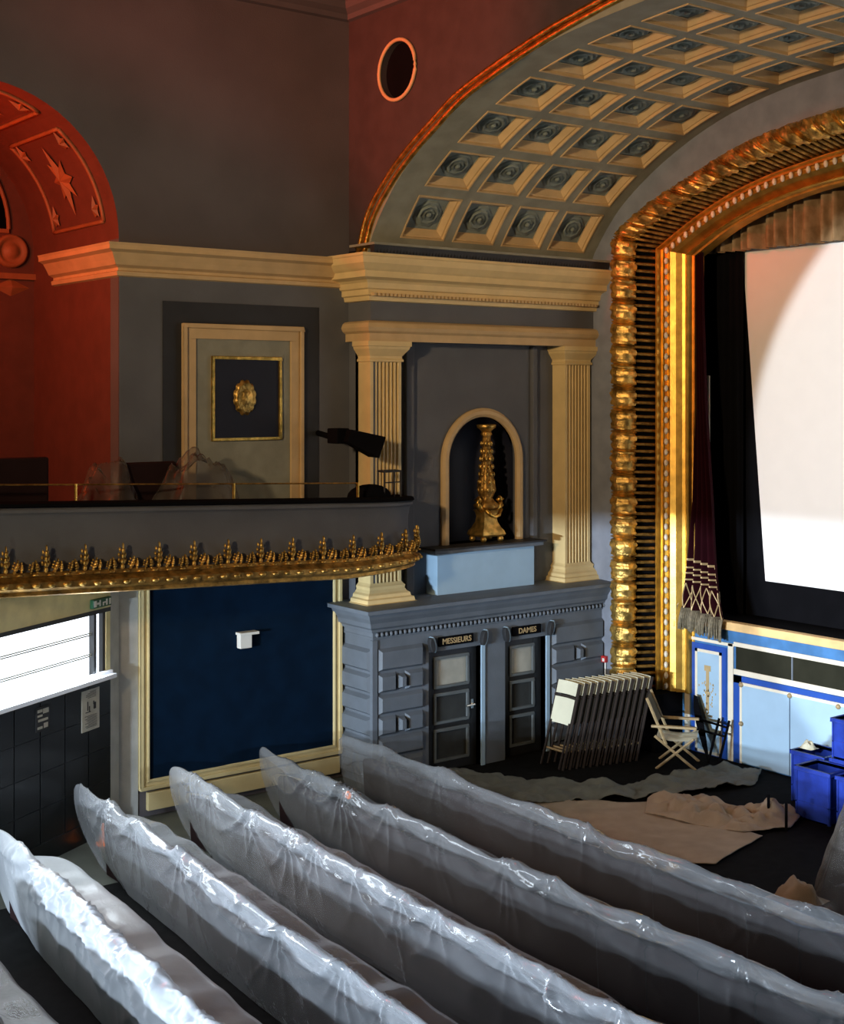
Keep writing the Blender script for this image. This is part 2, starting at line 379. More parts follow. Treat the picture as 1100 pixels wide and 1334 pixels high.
b = MB(); wbox(b, .05, .5, .0, .06, 3.40, 3.53); b.build('sign_box', 'green', t, bevel=.005)
b = MB()
for (a, c, e, g) in ((.07, .11, 3.42, 3.51), (.15, .19, 3.42, 3.51), (.15, .27, 3.455, 3.475), (.24, .27, 3.42, 3.46), (.32, .35, 3.42, 3.51), (.35, .41, 3.45, 3.48), (.42, .48, 3.42, 3.51)): wbox(b, a, c, .06, .064, e, g)
b.build('pictogram', 'white', t)
t = MB().lathe([(.12, 0), (.12, .02), (.05, .04), (.015, .3), (0, .31)], (0, 0, 0), 12).build('orange_cone', 'orange', smooth=True); t.location = (8.5, 18.78, 0)
tag(t, 'small orange cone on the floor by the tiled wall', 'cone')

# ------------------------------------------------------------------ wall above vault front, vault, gold ring
ring_tab = [(19.25, 8.95), (18.98, 9.58), (18.43, 10.12), (17.88, 10.51), (17.15, 10.91), (16.46, 11.24), (15.16, 11.61), (13.98, 11.86), (12.5, 12.05), (9.6, 12.2)]
intr_tab = [(19.1, 8.75), (18.9, 9.24), (18.3, 9.96), (17.5, 10.54), (16.55, 11.03), (15.6, 11.37), (14.5, 11.6), (13.4, 11.72), (12, 11.8), (9.6, 11.86)]
rp, _ = curve_at(ring_tab, 61); rp = rp + [Vector((2 * YC - p.x, p.y)) for p in rp[-2::-1]]
b = MB()
OY, OZ, OR_ = 18.17, 11.87, .47
for p, q in zip(rp, rp[1:]):
    if p.x < 17.4:
        b.add([(XF, p.x, p.y), (XF, q.x, q.y), (XF, q.x, ZC), (XF, p.x, ZC)], [(0, 1, 2, 3)])
# part with the round opening: radial fan between ring boundary and circle
outer = [(YW, 8.9)] + [(p.x, p.y) for p in rp if p.x >= 17.4]
last = outer[-1]; nxt = [(p.x, p.y) for p in rp if p.x < 17.4][0]
outer += [nxt, (nxt[0], ZC), (18.4, ZC), (YW, ZC), (YW, 12), (YW, 10.5)]
def densify(P, d=.12):
    o = []
    for a, c in zip(P, P[1:] + P[:1]):
        L = math.dist(a, c); n = max(1, int(L / d)); o += [(a[0] + (c[0] - a[0]) * k / n, a[1] + (c[1] - a[1]) * k / n) for k in range(n)]
    return o
od = densify(outer)
od.sort(key=lambda p: math.atan2(p[1] - OZ, p[0] - OY))
ci = [(OY + OR_ * math.cos(math.atan2(z - OZ, y - OY)), OZ + OR_ * math.sin(math.atan2(z - OZ, y - OY))) for y, z in od]
n = len(od)
for k in range(n):
    a, c = od[k], od[(k + 1) % n]; e, g = ci[k], ci[(k + 1) % n]
    b.add([(XF, *a), (XF, *c), (XF, *g), (XF, *e)], [(0, 1, 2, 3)])
    b.add([(XF, *e), (XF, *g), (XF + .1, *g), (XF + .1, *e)], [(0, 1, 2, 3)])
b.box(XF, XF + .2, 19.2, YW, 8.7, 9.0)
M['front'] = mat('dull_plum_paint', (.045, .032, .034), .85, bump=.12)
struct(b.build('wall_vault_front', 'front'), 'wall over the vault with a round opening')
struct(MB().box(XF + .1, XF + .15, OY - .6, OY + .6, OZ - .6, OZ + .6).build('wall_opening_back', 'black'))
b = MB(); b.tube([(XF - .03, OY + (OR_ + .03) * math.cos(2 * PI * k / 40), OZ + (OR_ + .02) * math.sin(2 * PI * k / 40)) for k in range(41)], .032, 8, cap=False)
tag(b.build('round_opening_rim', 'cove', smooth=True), 'moulded round rim of the dark opening high on the wall', 'moulding')
# gold arch ring
t = thing('arch_ring', 'double gilt bead along the front edge of the coffered vault', 'gilt arch moulding', (XF, 19.25, 8.95), world=True)
ro = [(XF - .05, p.x, p.y) for p in rp]
MB().tube(ro, .045, 8).build('outer_bead', 'gold', t, smooth=True)
rsc = [(XF - .02, YC + (p.x - YC) * .989, p.y - .09) for p in rp]
MB().tube(rsc, .05, 8).build('inner_bead', 'gold', t, smooth=True)

NI = 241
ip_, LI = curve_at(intr_tab, NI)
def intr(s):
    f = max(0, min(.99999, s / LI)) * (NI - 1); i = int(f); return ip_[i].lerp(ip_[i + 1], f - i)
def vmap(x, s, d=0.):
    p = intr(s); q = intr(min(s + .05, LI)); r = intr(max(s - .05, 0)); tg = (q - r).normalized(); nrm = Vector((tg.y, -tg.x))   # outward (up/left)
    if nrm.x * 1 + nrm.y < 0: nrm = -nrm
    return (x, p.x + nrm.x * d, p.y + nrm.y * d)
cx0, cpx, cw = 13.98, 1.13, .94
s0_, cps, ch = .52, 1.06, .86
NR = int((LI - s0_) / cps)
b = MB()
xs = [XF]
for i in range(4): xs += [cx0 + i * cpx, cx0 + i * cpx + cw]
xs += [XP]
ss = [0]
for j in range(NR): ss += [s0_ + j * cps, s0_ + j * cps + ch]
ss += [LI]
def patch(b, x0, x1, s0, s1, d0=0., d1=0., mi=0, n=5):
    m = max(1, int((s1 - s0) / .22)); P = [[vmap(x, s0 + (s1 - s0) * k / m, d0) for x in (x0, x1)] for k in range(m + 1)]; b.grid(P, mi)
for i in range(len(xs) - 1):
    for j in range(len(ss) - 1):
        if i % 2 == 1 and j % 2 == 1: continue
        patch(b, xs[i], xs[i + 1], ss[j], ss[j + 1])
# splay between ring and soffit
P = []
for k in range(61):
    f = k / 60; q = intr(LI * f); P.append([(XF, rp[k].x, rp[k].y), (XF, YC + (rp[k].x - YC) * .99, rp[k].y - .08), (XF + .02, q.x, q.y)])
b.grid(P)
# mirrored far half, plain
P = [[(x, 2 * YC - ip_[k].x, ip_[k].y) for x in (XF, XP)] for k in range(0, NI, 4)]; b.grid(P)
vault = b.build('ceiling_vault', 'vault', smooth=True, auto=30); struct(vault, 'coffered barrel vault in front of the screen')
def ringquad(b, R0, d0, R1, d1, mi=0):
    """R = (x0,x1,s0,s1): quads joining two nested rectangles"""
    def loop(R, d):
        x0, x1, s0, s1 = R; m = 4; L = [(x0 + (x1 - x0) * k / m, s0) for k in range(m)] + [(x1, s0 + (s1 - s0) * k / m) for k in range(m)] + [(x1 - (x1 - x0) * k / m, s1) for k in range(m)] + [(x0, s1 - (s1 - s0) * k / m) for k in range(m)]
        return [vmap(x, s, d) for x, s in L]
    b.grid([loop(R0, d0), loop(R1, d1)], mi, closev=True)
def inset(R, a): return (R[0] + a, R[1] - a, R[2] + a, R[3] - a)
for j in range(NR):
    for i in range(4):
        R = (cx0 + i * cpx, cx0 + i * cpx + cw, s0_ + j * cps, s0_ + j * cps + ch)
        b = MB()
        seq = [(0, 0, 0), (0.0, -.015, 0), (.03, -.015, 0), (.03, .03, 0), (.055, .035, 0), (.12, .125, 0), (.14, .125, 0), (.14, .14, 1), (.15, .14, 1)]
        for (a, d, _), (a2, d2, mi) in zip(seq, seq[1:]): ringquad(b, inset(R, a), d, inset(R, a2), d2, mi)
        Ri = inset(R, .15); patch(b, *Ri, .14, .14, 1)
        cf = b.build('coffer', ['cove', 'coffer_panel'], vault)
        b = MB(); xc, sc_ = (R[0] + R[1]) / 2, (R[2] + R[3]) / 2; P = []
        pr = [(0, .04), (.04, .05), (.06, .125), (.1, .06), (.13, .13), (.17, .07), (.2, .08), (.21, .132), (.25, .095), (.28, .138)]
        for k in range(24):
            a = 2 * PI * k / 24; w = 1 + .06 * math.cos(8 * a); P.append([vmap(xc + r * w * math.cos(a + d * 3), sc_ + r * .9 * w * math.sin(a + d * 3), d) for r, d in pr])
        b.grid(P, 0, closeu=True); b.build('rosette', 'coffer_panel', cf, smooth=True)

# ------------------------------------------------------------------ pier wall between alcove wall and proscenium
struct(MB().box(XF, XP, 19.35, YW, 3.0, 9.2).build('wall_niche_backing', 'wall') if False else MB().box(XF, XF + .15, 18.96, YW, 2.9, 7.5).build('wall_stage_return', 'wall'))
NX, NZ, NRI = 16.13, 5.34, .8      # niche centre x, spring height, radius
b = MB(); yn = 19.3
pts = [(NX + NRI * math.cos(PI * k / 24), NZ + NRI * math.sin(PI * k / 24)) for k in range(25)]
b.box(XF, NX - NRI, yn, yn + .1, 3.0, NZ); b.box(NX + NRI, XP, yn, yn + .1, 3.0, NZ); b.box(NX - NRI, NX + NRI, yn, yn + .1, 3.0, 3.8)
b.box(XF, NX - NRI, yn, yn + .1, NZ, 9.1); b.box(NX + NRI, XP, yn, yn + .1, NZ, 9.1)
for (x0, z0), (x1, z1) in zip(pts, pts[1:]):
    b.add([(x0, yn, z0), (x1, yn, z1), (x1, yn, 9.1), (x0, yn, 9.1)], [(0, 1, 2, 3)])
struct(b.build('wall_niche', 'wall'), 'slate wall with the round headed niche')
b = MB()                                                   # niche interior: half cylinder + quarter sphere
P = []
for k in range(17):
    a = PI * k / 16; row = [(NX + NRI * math.cos(a), yn + .05 + .7 * math.sin(a), z) for z in (3.8, NZ)]
    for m in range(1, 9):
        e = PI / 2 * m / 8; row.append((NX + NRI * math.cos(a) * math.cos(e), yn + .05 + .7 * math.sin(a) * math.cos(e), NZ + NRI * math.sin(e)))
    P.append(row)
b.grid(P); struct(b.build('wall_niche_inside', 'navydeep', smooth=True))
b = MB(); arc = [(NX + (NRI + .08) * math.cos(PI * k / 24), NZ + (NRI + .08) * math.sin(PI * k / 24)) for k in range(25)]
arc = [(arc[0][0], 3.8)] + arc + [(arc[-1][0], 3.8)]
P = []
for k, (x, z) in enumerate(arc):
    dx, dz = (x - NX, max(0, z - NZ)); L = math.hypot(dx, dz); u = (dx / L, dz / L)
    P.append([(x + u[0] * o, y, z + u[1] * o) for o, y in ((-.08, yn), (-.08, yn - .05), (-.03, yn - .09), (.03, yn - .09), (.08, yn - .05), (.08, yn))])
b.grid(P); tag(b.build('niche_surround', 'cove'), 'cream arched surround of the dark niche', 'niche surround')
# raised wall strips beside the niche
b = MB()
for (x0, x1) in ((14.35, 14.52), (17.3, 17.42)): b.box(x0, x1, yn - .09, yn, 3.05, 7.45)
struct(b.build('trim_5', 'wall', bevel=.02))
# entablature
E0 = (XF, YW); OB = .0
profe = [(.08, 7.45), (.08, 7.58), (.14, 7.62), (.17, 7.68), (.14, 7.75), (.1, 7.78), (.02, 7.80)]
pf = [(.02, 7.80), (.02, 8.12)]
profu = [(.02, 8.12), (.1, 8.13), (.12, 8.2), (.16, 8.22), (.16, 8.31), (.2, 8.33), (.22, 8.42), (.26, 8.46), (.38, 8.5), (.38, 8.6), (.42, 8.63), (.5, 8.72), (.52, 8.82), (.54, 8.84), (.54, 8.88), (0, 8.92)]
pathe = [(XF, YW, -1, 0), (XF, 18.95, -1, -1), (XP, 18.95, 0, -1)]
t = thing('entablature', 'cream entablature resting on the two fluted pilasters under the vault', 'entablature', (XF, 18.95, 7.45), world=True)
MB().grid(sweep(pathe, profe)).build('architrave', 'cove', t)
MB().grid(sweep(pathe, pf)).build('frieze', 'wall', t)
MB().grid(sweep(pathe, profu)).build('cornice_moulding', 'cream', t)
b = MB().box(XF, XP, 18.97, yn, 7.45, 7.5); b.box(XF, XP, 18.5, yn + .3, 8.86, 8.9); b.build('underside', 'wall', t)
b = MB()
for k in range(62): x = 13.3 + k * .084; b.box(x, x + .045, 18.7, 18.80, 8.2, 8.25)
b.build('dentils', 'cove', t)
b = MB()
for k in range(80):
    x = 13.15 + k * .068; b.add([(x, 18.5, 8.9), (x + .05, 18.5, 8.9), (x + .065, 18.47, 9.02), (x - .015, 18.47, 9.02), (x, 18.6, 8.9), (x + .05, 18.6, 8.9), (x + .065, 18.6, 9.02), (x - .015, 18.6, 9.02)], [(0, 1, 2, 3), (4, 5, 6, 7), (0, 3, 7, 4), (1, 2, 6, 5), (2, 3, 7, 6)])
b.build('leaf_cresting', 'darkgrey', t)
b = MB().box(13.1, XP, 18.42, 19.15, 9.02, 9.06); b.build('top_fillet', 'vault', t)
# pilasters
def pilaster(x0, x1, label):
    t = thing('pilaster', label, 'pilaster', ((x0 + x1) / 2, 19.1, 2.98), world=True, group=None); yf = 18.95
    nf = 7; b = MB(); w = x1 - x0; m = .05; P = []
    prof = [(x0, yn), (x0, yf)]
    fw = (w - 2 * m) / nf
    for i in range(nf):
        a = x0 + m + i * fw
        prof += [(a + .012, yf)] + [(a + .012 + (fw - .024) * k / 6, yf + .09 * math.sin(PI * k / 6)) for k in range(1, 6)] + [(a + fw - .012, yf)]
    prof += [(x1, yf), (x1, yn)]
    b.grid([[(x, y, z) for x, y in prof] for z in (3.28, 7.15)]); b.build('fluted_shaft', 'cream', t)
    def mit(prof2, name):
        b = MB(); b.grid(sweep([(x0, yn, -1, 0), (x0, yf, -1, -1), (x1, yf, 1, -1), (x1, yn, 1, 0)], prof2)); b.build(name, 'cream', t)
    mit([(0, 7.1), (.03, 7.11), (.03, 7.14), (.01, 7.16), (.01, 7.2), (.04, 7.24), (.1, 7.32), (.11, 7.36), (.13, 7.37), (.13, 7.45), (0, 7.45)], 'capital')
    mit([(0, 3.36), (.02, 3.33), (.05, 3.3), (.04, 3.25), (.07, 3.2), (.11, 3.17), (.12, 3.12), (.16, 3.1), (.17, 3.04), (.2, 3.03), (.2, 2.98), (0, 2.98)], 'base')
pilaster(13.39, 14.04, 'fluted cream pilaster behind the curved end of the balcony')
pilaster(17.88, 18.53, 'fluted cream pilaster beside the gilded screen frame')
# shelf and pale blue chest below the niche
t = thing('niche_pedestal', 'pale blue pedestal with a dark shelf under the niche', 'pedestal', (16.0, 19.1, 3.0), world=True)
MB().box(14.85, 17.12, 18.98, yn, 3.0, 3.76).build('blue_front', 'lav', t)
MB().box(14.7, 17.25, 18.85, yn, 3.76, 3.83).build('shelf', 'block', t, bevel=.015)
MB().box(14.68, 17.3, 18.82, yn, 3.83, 3.86).build('shelf_top', 'darkgrey', t)
# gilded torchere
t = thing('torchere', 'tall carved gilt torchere standing in the dark niche', 'torchere', (16.22, 19.28, 3.86))
for sx, sy in ((-1, -1), (1, -1), (-1, 1), (1, 1)): MB().ball((sx * .2, sy * .16, .06), (.06, .06, .06)).build('foot', 'goldrough', t, smooth=True)
b = MB()
def sq(prof, n=4, rnd=.0, ox=0):
    P = []
    for k in range(24):
        a = 2 * PI * k / 24; f = (1 / max(abs(math.cos(a)), abs(math.sin(a)))) ** .8; P.append([(r * f * math.cos(a), r * f * math.sin(a) * .85, z) for r, z in prof])
    return P
b.grid(sq([(0, .11), (.27, .11), (.29, .14), (.27, .2), (.22, .26), (.17, .36), (.15, .46), (.17, .54), (.2, .58), (0, .6)]), closeu=True)
b.build('plinth', 'goldrough', t, smooth=True, auto=40)
b = MB()
for s in (-1, 1):
    b.tube([(s * .1, -.05, .56), (s * .2, -.08, .6), (s * .28, -.08, .68), (s * .3, -.08, .76), (s * .25, -.08, .8), (s * .2, -.08, .75), (s * .23, -.08, .7)], [.05, .06, .06, .05, .045, .04, .03], 8)
b.tube([(-.18, -.2, .6), (-.1, -.24, .5), (0, -.25, .46), (.1, -.24, .5), (.18, -.2, .6)], .035, 8)
b.build('scroll_handles', 'gold', t, smooth=True)
b = MB().lathe([(0, .58), (.2, .6), (.22, .66), (.14, .74), (.1, .8), (.13, .86), (.16, .95), (.15, 1.05), (.12, 1.2), (.09, 1.4), (.08, 1.5), (.12, 1.54), (.09, 1.6), (.07, 1.75), (.11, 1.8), (.07, 1.84), (.07, 1.92), (.1, 1.96), (.08, 2.0)], n=24, wob=lambda a: 1 + .1 * math.cos(8 * a))
b.build('stem', 'golddark', t, smooth=True)
b = MB()
for k in range(7):
    for q in range(9):
        z = .95 + k * .14; a = q * 2 * PI / 9 + k; r = .15 - .01 * k; b.ball((r * math.cos(a), r * math.sin(a), z), (.03, .03, .05), 6, 4)
b.build('leaf_carving', 'goldrough', t, smooth=True)
MB().lathe([(0, 1.98), (.08, 2.0), (.12, 2.05), (.16, 2.08), (.17, 2.13), (.14, 2.14), (.12, 2.1), (0, 2.1)], n=20, wob=lambda a: 1 + .06 * math.cos(10 * a)).build('drip_pan', 'goldrough', t, smooth=True)

# ------------------------------------------------------------------ ground floor block with two lavatory doors
YK = 18.7
doors = [(14.44, 15.60, 'MESSIEURS'), (16.17, 17.15, 'DAMES')]
b = MB(); zt = 2.12
seg = [13.27, 14.44, 15.60, 16.17, 17.15, XP]
b.box(seg[0], seg[1], YK, YW, 0, zt); b.box(seg[2], seg[3], YK, YW, 0, zt); b.box(seg[4], seg[5], YK, YW, 0, zt); b.box(seg[0], seg[5], YK, YW, zt, 2.6)
b.box(14.4, 15.7, YK + .3, YK + .35, 0, zt); b.box(16.1, 17.2, YK + .3, YK + .35, 0, zt)
struct(b.build('wall_lavatories', 'block'), 'blue grey rusticated wall block with two doors')
# rusticated courses
cz = [(.12, .44), (.48, .80), (.84, 1.16), (1.20, 1.52), (1.56, 1.88), (1.92, 2.30)]
b = MB()
def cour(x0, x1, split):
    for k, (z0, z1) in enumerate(cz):
        if k % 2 == 0 and split:
            xm = (x0 + x1) / 2; 
            b.frustum(x0, xm - .1, z0, z1, YK, YK - .08, .05); b.frustum(xm + .1, x1, z0, z1, YK, YK - .08, .05)
            b.frustum(xm - .08, xm + .08, z0 + .04, z1 - .04, YK, YK - .13, .04)
        else: b.frustum(x0, x1, z0, z1, YK, YK - .08, .05)
cour(13.36, 14.30, True); cour(17.3, XP, True)
for k, (z0, z1) in enumerate(cz):       # return face courses
    y0, y1 = YK + .02, YW - .02
    b.add([(13.27, y0, z0), (13.27, y1, z0), (13.27, y1, z1), (13.27, y0, z1), (13.19, y0 + .05, z0 + .05), (13.19, y1 - .05, z0 + .05), (13.19, y1 - .05, z1 - .05), (13.19, y0 + .05, z1 - .05)], [(4, 5, 6, 7), (0, 1, 5, 4), (1, 2, 6, 5), (2, 3, 7, 6), (3, 0, 4, 7)])
b.box(13.24, 13.34, YK - .03, YK + .05, 0, 2.45)
struct(b.build('wall_lavatories_facing', 'block'))
t = thing('block_cornice', 'heavy blue grey cornice over the lavatory doors carrying the pilasters', 'cornice', (15.9, YK, 2.5), world=True)
profb = [(0, 2.47), (.03, 2.48), (.03, 2.5), (.02, 2.51), (.02, 2.58), (.08, 2.6), (.09, 2.64), (.14, 2.68), (.16, 2.76), (.22, 2.84), (.26, 2.92), (.34, 2.94), (.34, 3.0), (.36, 3.01), (0, 3.03), (-.7, 3.03)]
MB().grid(sweep([(13.27, YW, -1, 0), (13.27, YK, -1, -1), (XP, YK, 0, -1)], profb)).build('cornice_moulding', 'block', t)
b = MB()
for k in range(56): b.ball((13.32 + k * .096, YK - .05, 2.545), (.032, .035, .04), 8, 5)
b.build('egg_band', 'block', t, smooth=True)['kind'] = 'stuff'
# doors, door surrounds
dn = 0
for x0, x1, word in doors:
    dn += 1
    D = thing('door_%d' % dn, 'dark panelled door under the %s sign' % word, 'door', (x0, YK + .2, 0), world=True); D['kind'] = 'structure'
    w = x1 - x0; yd = YK + .12
    b = MB()
    zs = [(.18, .72), (.84, 1.34), (1.46, 1.98)]
    sx0, sx1 = x0 + .22, x1 - .2
    b.box(x0, sx0, yd, yd + .05, 0, zt); b.box(sx1, x1, yd, yd + .05, 0, zt)
    prev = 0
    for z0, z1 in zs: b.box(sx0, sx1, yd, yd + .05, prev, z0); prev = z1
    b.box(sx0, sx1, yd, yd + .05, prev, zt); b.build('door_leaf', 'door', D, bevel=.008)
    for k, (z0, z1) in enumerate(zs):
        b = MB(); frame_xz(b, sx0 - .02, sx1 + .02, z0 - .02, z1 + .02, .05, yd - .025, yd + .02); b.build('pane_moulding', 'doorline', D, bevel=.01)
        b = MB().box(sx0, sx1, yd + .03, yd + .04, z0, z1); b.build('pane', 'frost' if k == 2 else 'darkglass', D)
    b = MB(); b.tube([(x1 - .1, yd, 1.08), (x1 - .1, yd - .07, 1.08), (x1 - .28, yd - .07, 1.07)], .018, 8); b.box(x1 - .13, x1 - .07, yd - .012, yd, 1.0, 1.16)
    if dn == 1: b.build('door_handle', 'metal', D, smooth=False)
    s = MB().box(x1 - .0, x1 + .08, YK - .03, YK + .2, 0, zt)  # pale colour on this jamb stands in for light catching it
    struct(s.build('trim_%d' % (5 + dn), 'lav'), 'doorway jamb coloured pale for the light it catches')
    xc = (x0 + x1) / 2
    sg = thing('door_sign', 'small dark sign reading %s over a lavatory door' % word, 'sign', (xc, YK, 2.26), world=True)
    sw = .38 if dn == 1 else .34
    MB().box(xc - sw, xc + sw, YK - .05, YK, 2.2, 2.36).build('sign_board', 'black', sg, bevel=.005)
    cu = bpy.data.curves.new('lettering', 'FONT'); cu.body = word; cu.size = .135; cu.extrude = .004; cu.align_x = 'CENTER'; cu.align_y = 'CENTER'; cu.space_character = 1.02; cu.offset = .002
    tmp = bpy.data.objects.new('lettering_source', cu); COL.objects.link(tmp); bpy.context.view_layer.update()
    lm = bpy.data.meshes.new_from_object(tmp.evaluated_get(bpy.context.evaluated_depsgraph_get())); bpy.data.objects.remove(tmp)
    lm.materials.clear(); lm.materials.append(M['galloon']); lo = bpy.data.objects.new('lettering', lm); COL.objects.link(lo); lo.parent = sg
    lo.location = Vector((xc, YK - .056, 2.28)) - Vector(sg.location); lo.rotation_euler = (PI / 2, 0, 0)
    for sgn in (-1, 1):
        c = thing('scroll_bracket', 'carved scroll bracket %s the %s sign' % ('on the pilaster side of' if (sgn < 0) == (dn == 1) else 'between the doors beside', word), 'bracket', (xc + sgn * (sw + .2), YK - .03, 2.26))
        b = MB(); b.prism([(.05 * math.cos(a), .13 * math.sin(a)) for a in [2 * PI * k / 12 for k in range(12)]], lambda u, v, q: (u + sgn * .18 * v, q, v), 0, -.1)
        b.build('scroll_face', 'darkgrey' if True else 'block', c, bevel=.01)
        b = MB(); b.prism([(.05 * math.cos(a) + .05, .14 * math.sin(a)) for a in [2 * PI * k / 12 for k in range(12)]], lambda u, v, q: (u + sgn * .18 * v, q, v), .03, -.07)
        b.build('scroll_side', 'lav', c, bevel=.01)

# ------------------------------------------------------------------ proscenium wall
outer_tab = [(18.33, 9.34), (18.17, 9.61), (17.41, 10.03), (16.49, 10.38), (15.63, 10.7), (14.81, 10.91), (14.03, 11.02), (13.3, 11.09), (12, 11.18), (9.6, 11.25)]
mid_tab = [(17.74, 9.26), (16.95, 9.68), (16.13, 10.04), (15.28, 10.29), (14.48, 10.44), (13.72, 10.55), (12.4, 10.66), (9.6, 10.75)]
inn_tab = [(17.05, 9.09), (16.21, 9.52), (15.36, 9.80), (14.56, 9.97), (13.8, 10.06), (12.4, 10.16), (9.6, 10.22)]
NJ, NA = 180, 240
def full(tab, zb=1.05):
    c, _ = curve_at(tab, NA); y0, z0 = tab[0]
    L = [Vector((y0, zb + (z0 - zb) * k / NJ)) for k in range(NJ)] + c
    return L
CO, CM, CI = full(outer_tab), full(mid_tab), full(inn_tab)
b = MB(); P = []
for p in CO:
    P.append(p)
cc = [p for p in P if p.y > 9.3]
for p, q in zip(P, P[1:]):
    if p.y < 9.3: b.add([(XP, p.x - .05, p.y), (XP, q.x - .05, q.y), (XP, YW, q.y), (XP, YW, p.y)], [(0, 1, 2, 3)])
    else: b.add([(XP, p.x, p.y - .05), (XP, q.x, q.y - .05), (XP, q.x, ZC), (XP, p.x, ZC)], [(0, 1, 2, 3)])
b.box(XP, XP + .1, 18.1, YW, 0, 1.1); b.box(XP + .004, XP + .1, 18.28, YW, 9.2, ZC)
M['strip'] = mat('pale_slate_paint', (.20, .225, .275), .7)
struct(b.build('wall_proscenium', 'wall'), 'slate wall around the gilded screen frame')
bpy.data.objects['wall_proscenium'].data.materials[0] = M['strip']

fr = thing('proscenium_frame', 'massive gilded frame with ribbed cove around the cinema screen', 'proscenium frame', (XP, 18.2, 1.05), world=True)
def stn(i):
    """origin, inward direction (y,z) at station i"""
    o, m = CO[i], CM[i]; d = (m - o); return o, d
arcl = [0]
for i in range(1, len(CO)): arcl.append(arcl[-1] + (CO[i] - CO[i - 1]).length)
# garland bead
P = []; nb = 14
bead_i = []
S_tot = arcl[-1]
def at(C, s):
    import bisect
    i = min(len(arcl) - 2, max(0, bisect.bisect_right(arcl, s) - 1)); f = (s - arcl[i]) / max(1e-9, arcl[i + 1] - arcl[i]); return C[i].lerp(C[i + 1], f)
ns = int(S_tot / .028)
for k in range(ns + 1):
    s = S_tot * k / ns; o = at(CO, s); m = at(CM, s); d = (m - o).normalized(); q = at(CO, min(S_tot, s + .01)) - at(CO, max(0, s - .01)); q.normalize()
    ph = (s / .40) % 1; c = o + d * .22
    base = .205 if ph > .3 else (.225 if (ph < .07 or .12 < ph < .19 or ph > .25) else .17)
    row = []
    for j in range(nb):
        a = 2 * PI * j / nb
        lump = 0 if ph < .3 else -.02 + .03 * math.sin(PI * (ph - .3) / .7) + .05 * abs(math.sin(3.5 * a + (ph - .3) * 6)) * (1 if j % 2 else .3)
        r = base + lump + (.02 * ((j + k) % 2) if ph < .3 else 0) + random.uniform(-.008, .012)
        row.append((XP - .02 - r * math.sin(a), c.x + d.x * r * math.cos(a), c.y + d.y * r * math.cos(a)))
    P.append(row)
MB().grid(P, closev=True).build('garland_bead', 'goldrough', fr, smooth=True, auto=50)
# dark cove behind ribs
P = []; Q = []
for i in range(0, len(CO), 2):
    o, d = stn(i); row = []
    for k in range(7):
        f = k / 6; a = .62 * 0 + .40 + .60 * f; xx = XP + .05 + .55 * math.sin(f * PI / 2)
        row.append((xx, o.x + d.x * (.42 + .56 * f) if True else 0, o.y + d.y * (.42 + .56 * f)))
    P.append(row)
MB().grid(P).build('cove_backing', 'black', fr, smooth=True)
b = MB(); s = .05
while s < S_tot:
    o = at(CO, s); m = at(CM, s); d = m - o; q = at(CO, min(S_tot, s + .02)) - at(CO, max(0, s - .02)); q.normalize()
    pts = []; rr = []
    for k in range(7):
        f = k / 6; xx = XP + .0 + .55 * (1 - math.cos(f * PI / 2)) ; c = o + d * (.42 + .58 * f); pts.append((xx, c.x, c.y)); rr.append(.024 + .014 * f)
    b.tube(pts, rr, 6); b.ball((pts[-1][0], pts[-1][1], pts[-1][2]), .05, 6, 4)
    s += .130
b.build('cove_ribs', 'golddark', fr, smooth=True)
# gilt inner mouldings
pm = [(0, 19.12), (.0, 19.04), (.05, 19.0), (.1, 19.0), (.12, 19.05), (.14, 19.08), (.22, 19.08), (.24, 19.12), (.3, 19.13), (.42, 19.12), (.56, 19.17), (.68, 19.25), (.78, 19.3), (.8, 19.24), (.86, 19.22), (.9, 19.25), (.92, 19.33), (1.0, 19.34), (1.0, 19.6)]
P = []
for i in range(0, len(CM), 2):
    m, n_ = CM[i], CI[i]; d = n_ - m; P.append([(x, m.x + d.x * a, m.y + d.y * a) for a, x in pm])
MB().grid(P).build('gilt_moulding', 'goldsmooth', fr)
b = MB(); s = .1
while s < S_tot:
    m, n_ = at(CM, s), at(CI, s); c = m + (n_ - m) * .33; b.ball((19.08, c.x, c.y), (.045, .04, .065), 6, 4); s += .2
b.build('pearl_string', 'creamlite', fr, smooth=True)['kind'] = 'stuff'
b = MB().box(XP + .02, 19.5, 17.35, 18.3, 0, 1.06); fr2 = b.build('plinth', 'black', fr)

# ------------------------------------------------------------------ stage front
XS = 19.35
sf = thing('stage_front', 'blue and cream panelled stage front below the screen', 'stage front', (XS, 15, 0), world=True)
def ybox(b, ya, yb_, z0, z1, x0, x1, mi=0): b.box(x0, x1, min(ya, yb_), max(ya, yb_), z0, z1, mi)
b = MB(); ybox(b, 17.4, 3, 0, 2.33, XS, XS + .15); b.build('backing_boards', 'ledge', sf)
b = MB(); ybox(b, 17.4, 3, 2.33, 2.48, XS - .06, XS + .12); b.build('stage_edge', 'stagecream', sf, bevel=.015)
b = MB(); ybox(b, 17.4, 3, 2.3, 2.475, XS + .12, 20.3); b.build('stage_floor', 'black', sf)
b = MB()
ybox(b, 17.28, 17.16, 0, 2.08, XS - .03, XS); ybox(b, 17.28, 16.13, 2.04, 2.1, XS - .03, XS); ybox(b, 16.26, 16.14, 0, 2.1, XS - .03, XS); ybox(b, 16.13, 3, 2.06, 2.14, XS - .03, XS); ybox(b, 16.13, 3, 1.56, 1.66, XS - .03, XS)
b.build('cream_battens', 'creamlite', sf, bevel=.008)
b = MB(); ybox(b, 17.12, 16.3, 0, 2.0, XS - .02, XS); ybox(b, 16.13, 15.95, 0, 1.55, XS - .025, XS); ybox(b, 16.13, 3, 1.42, 1.55, XS - .025, XS)
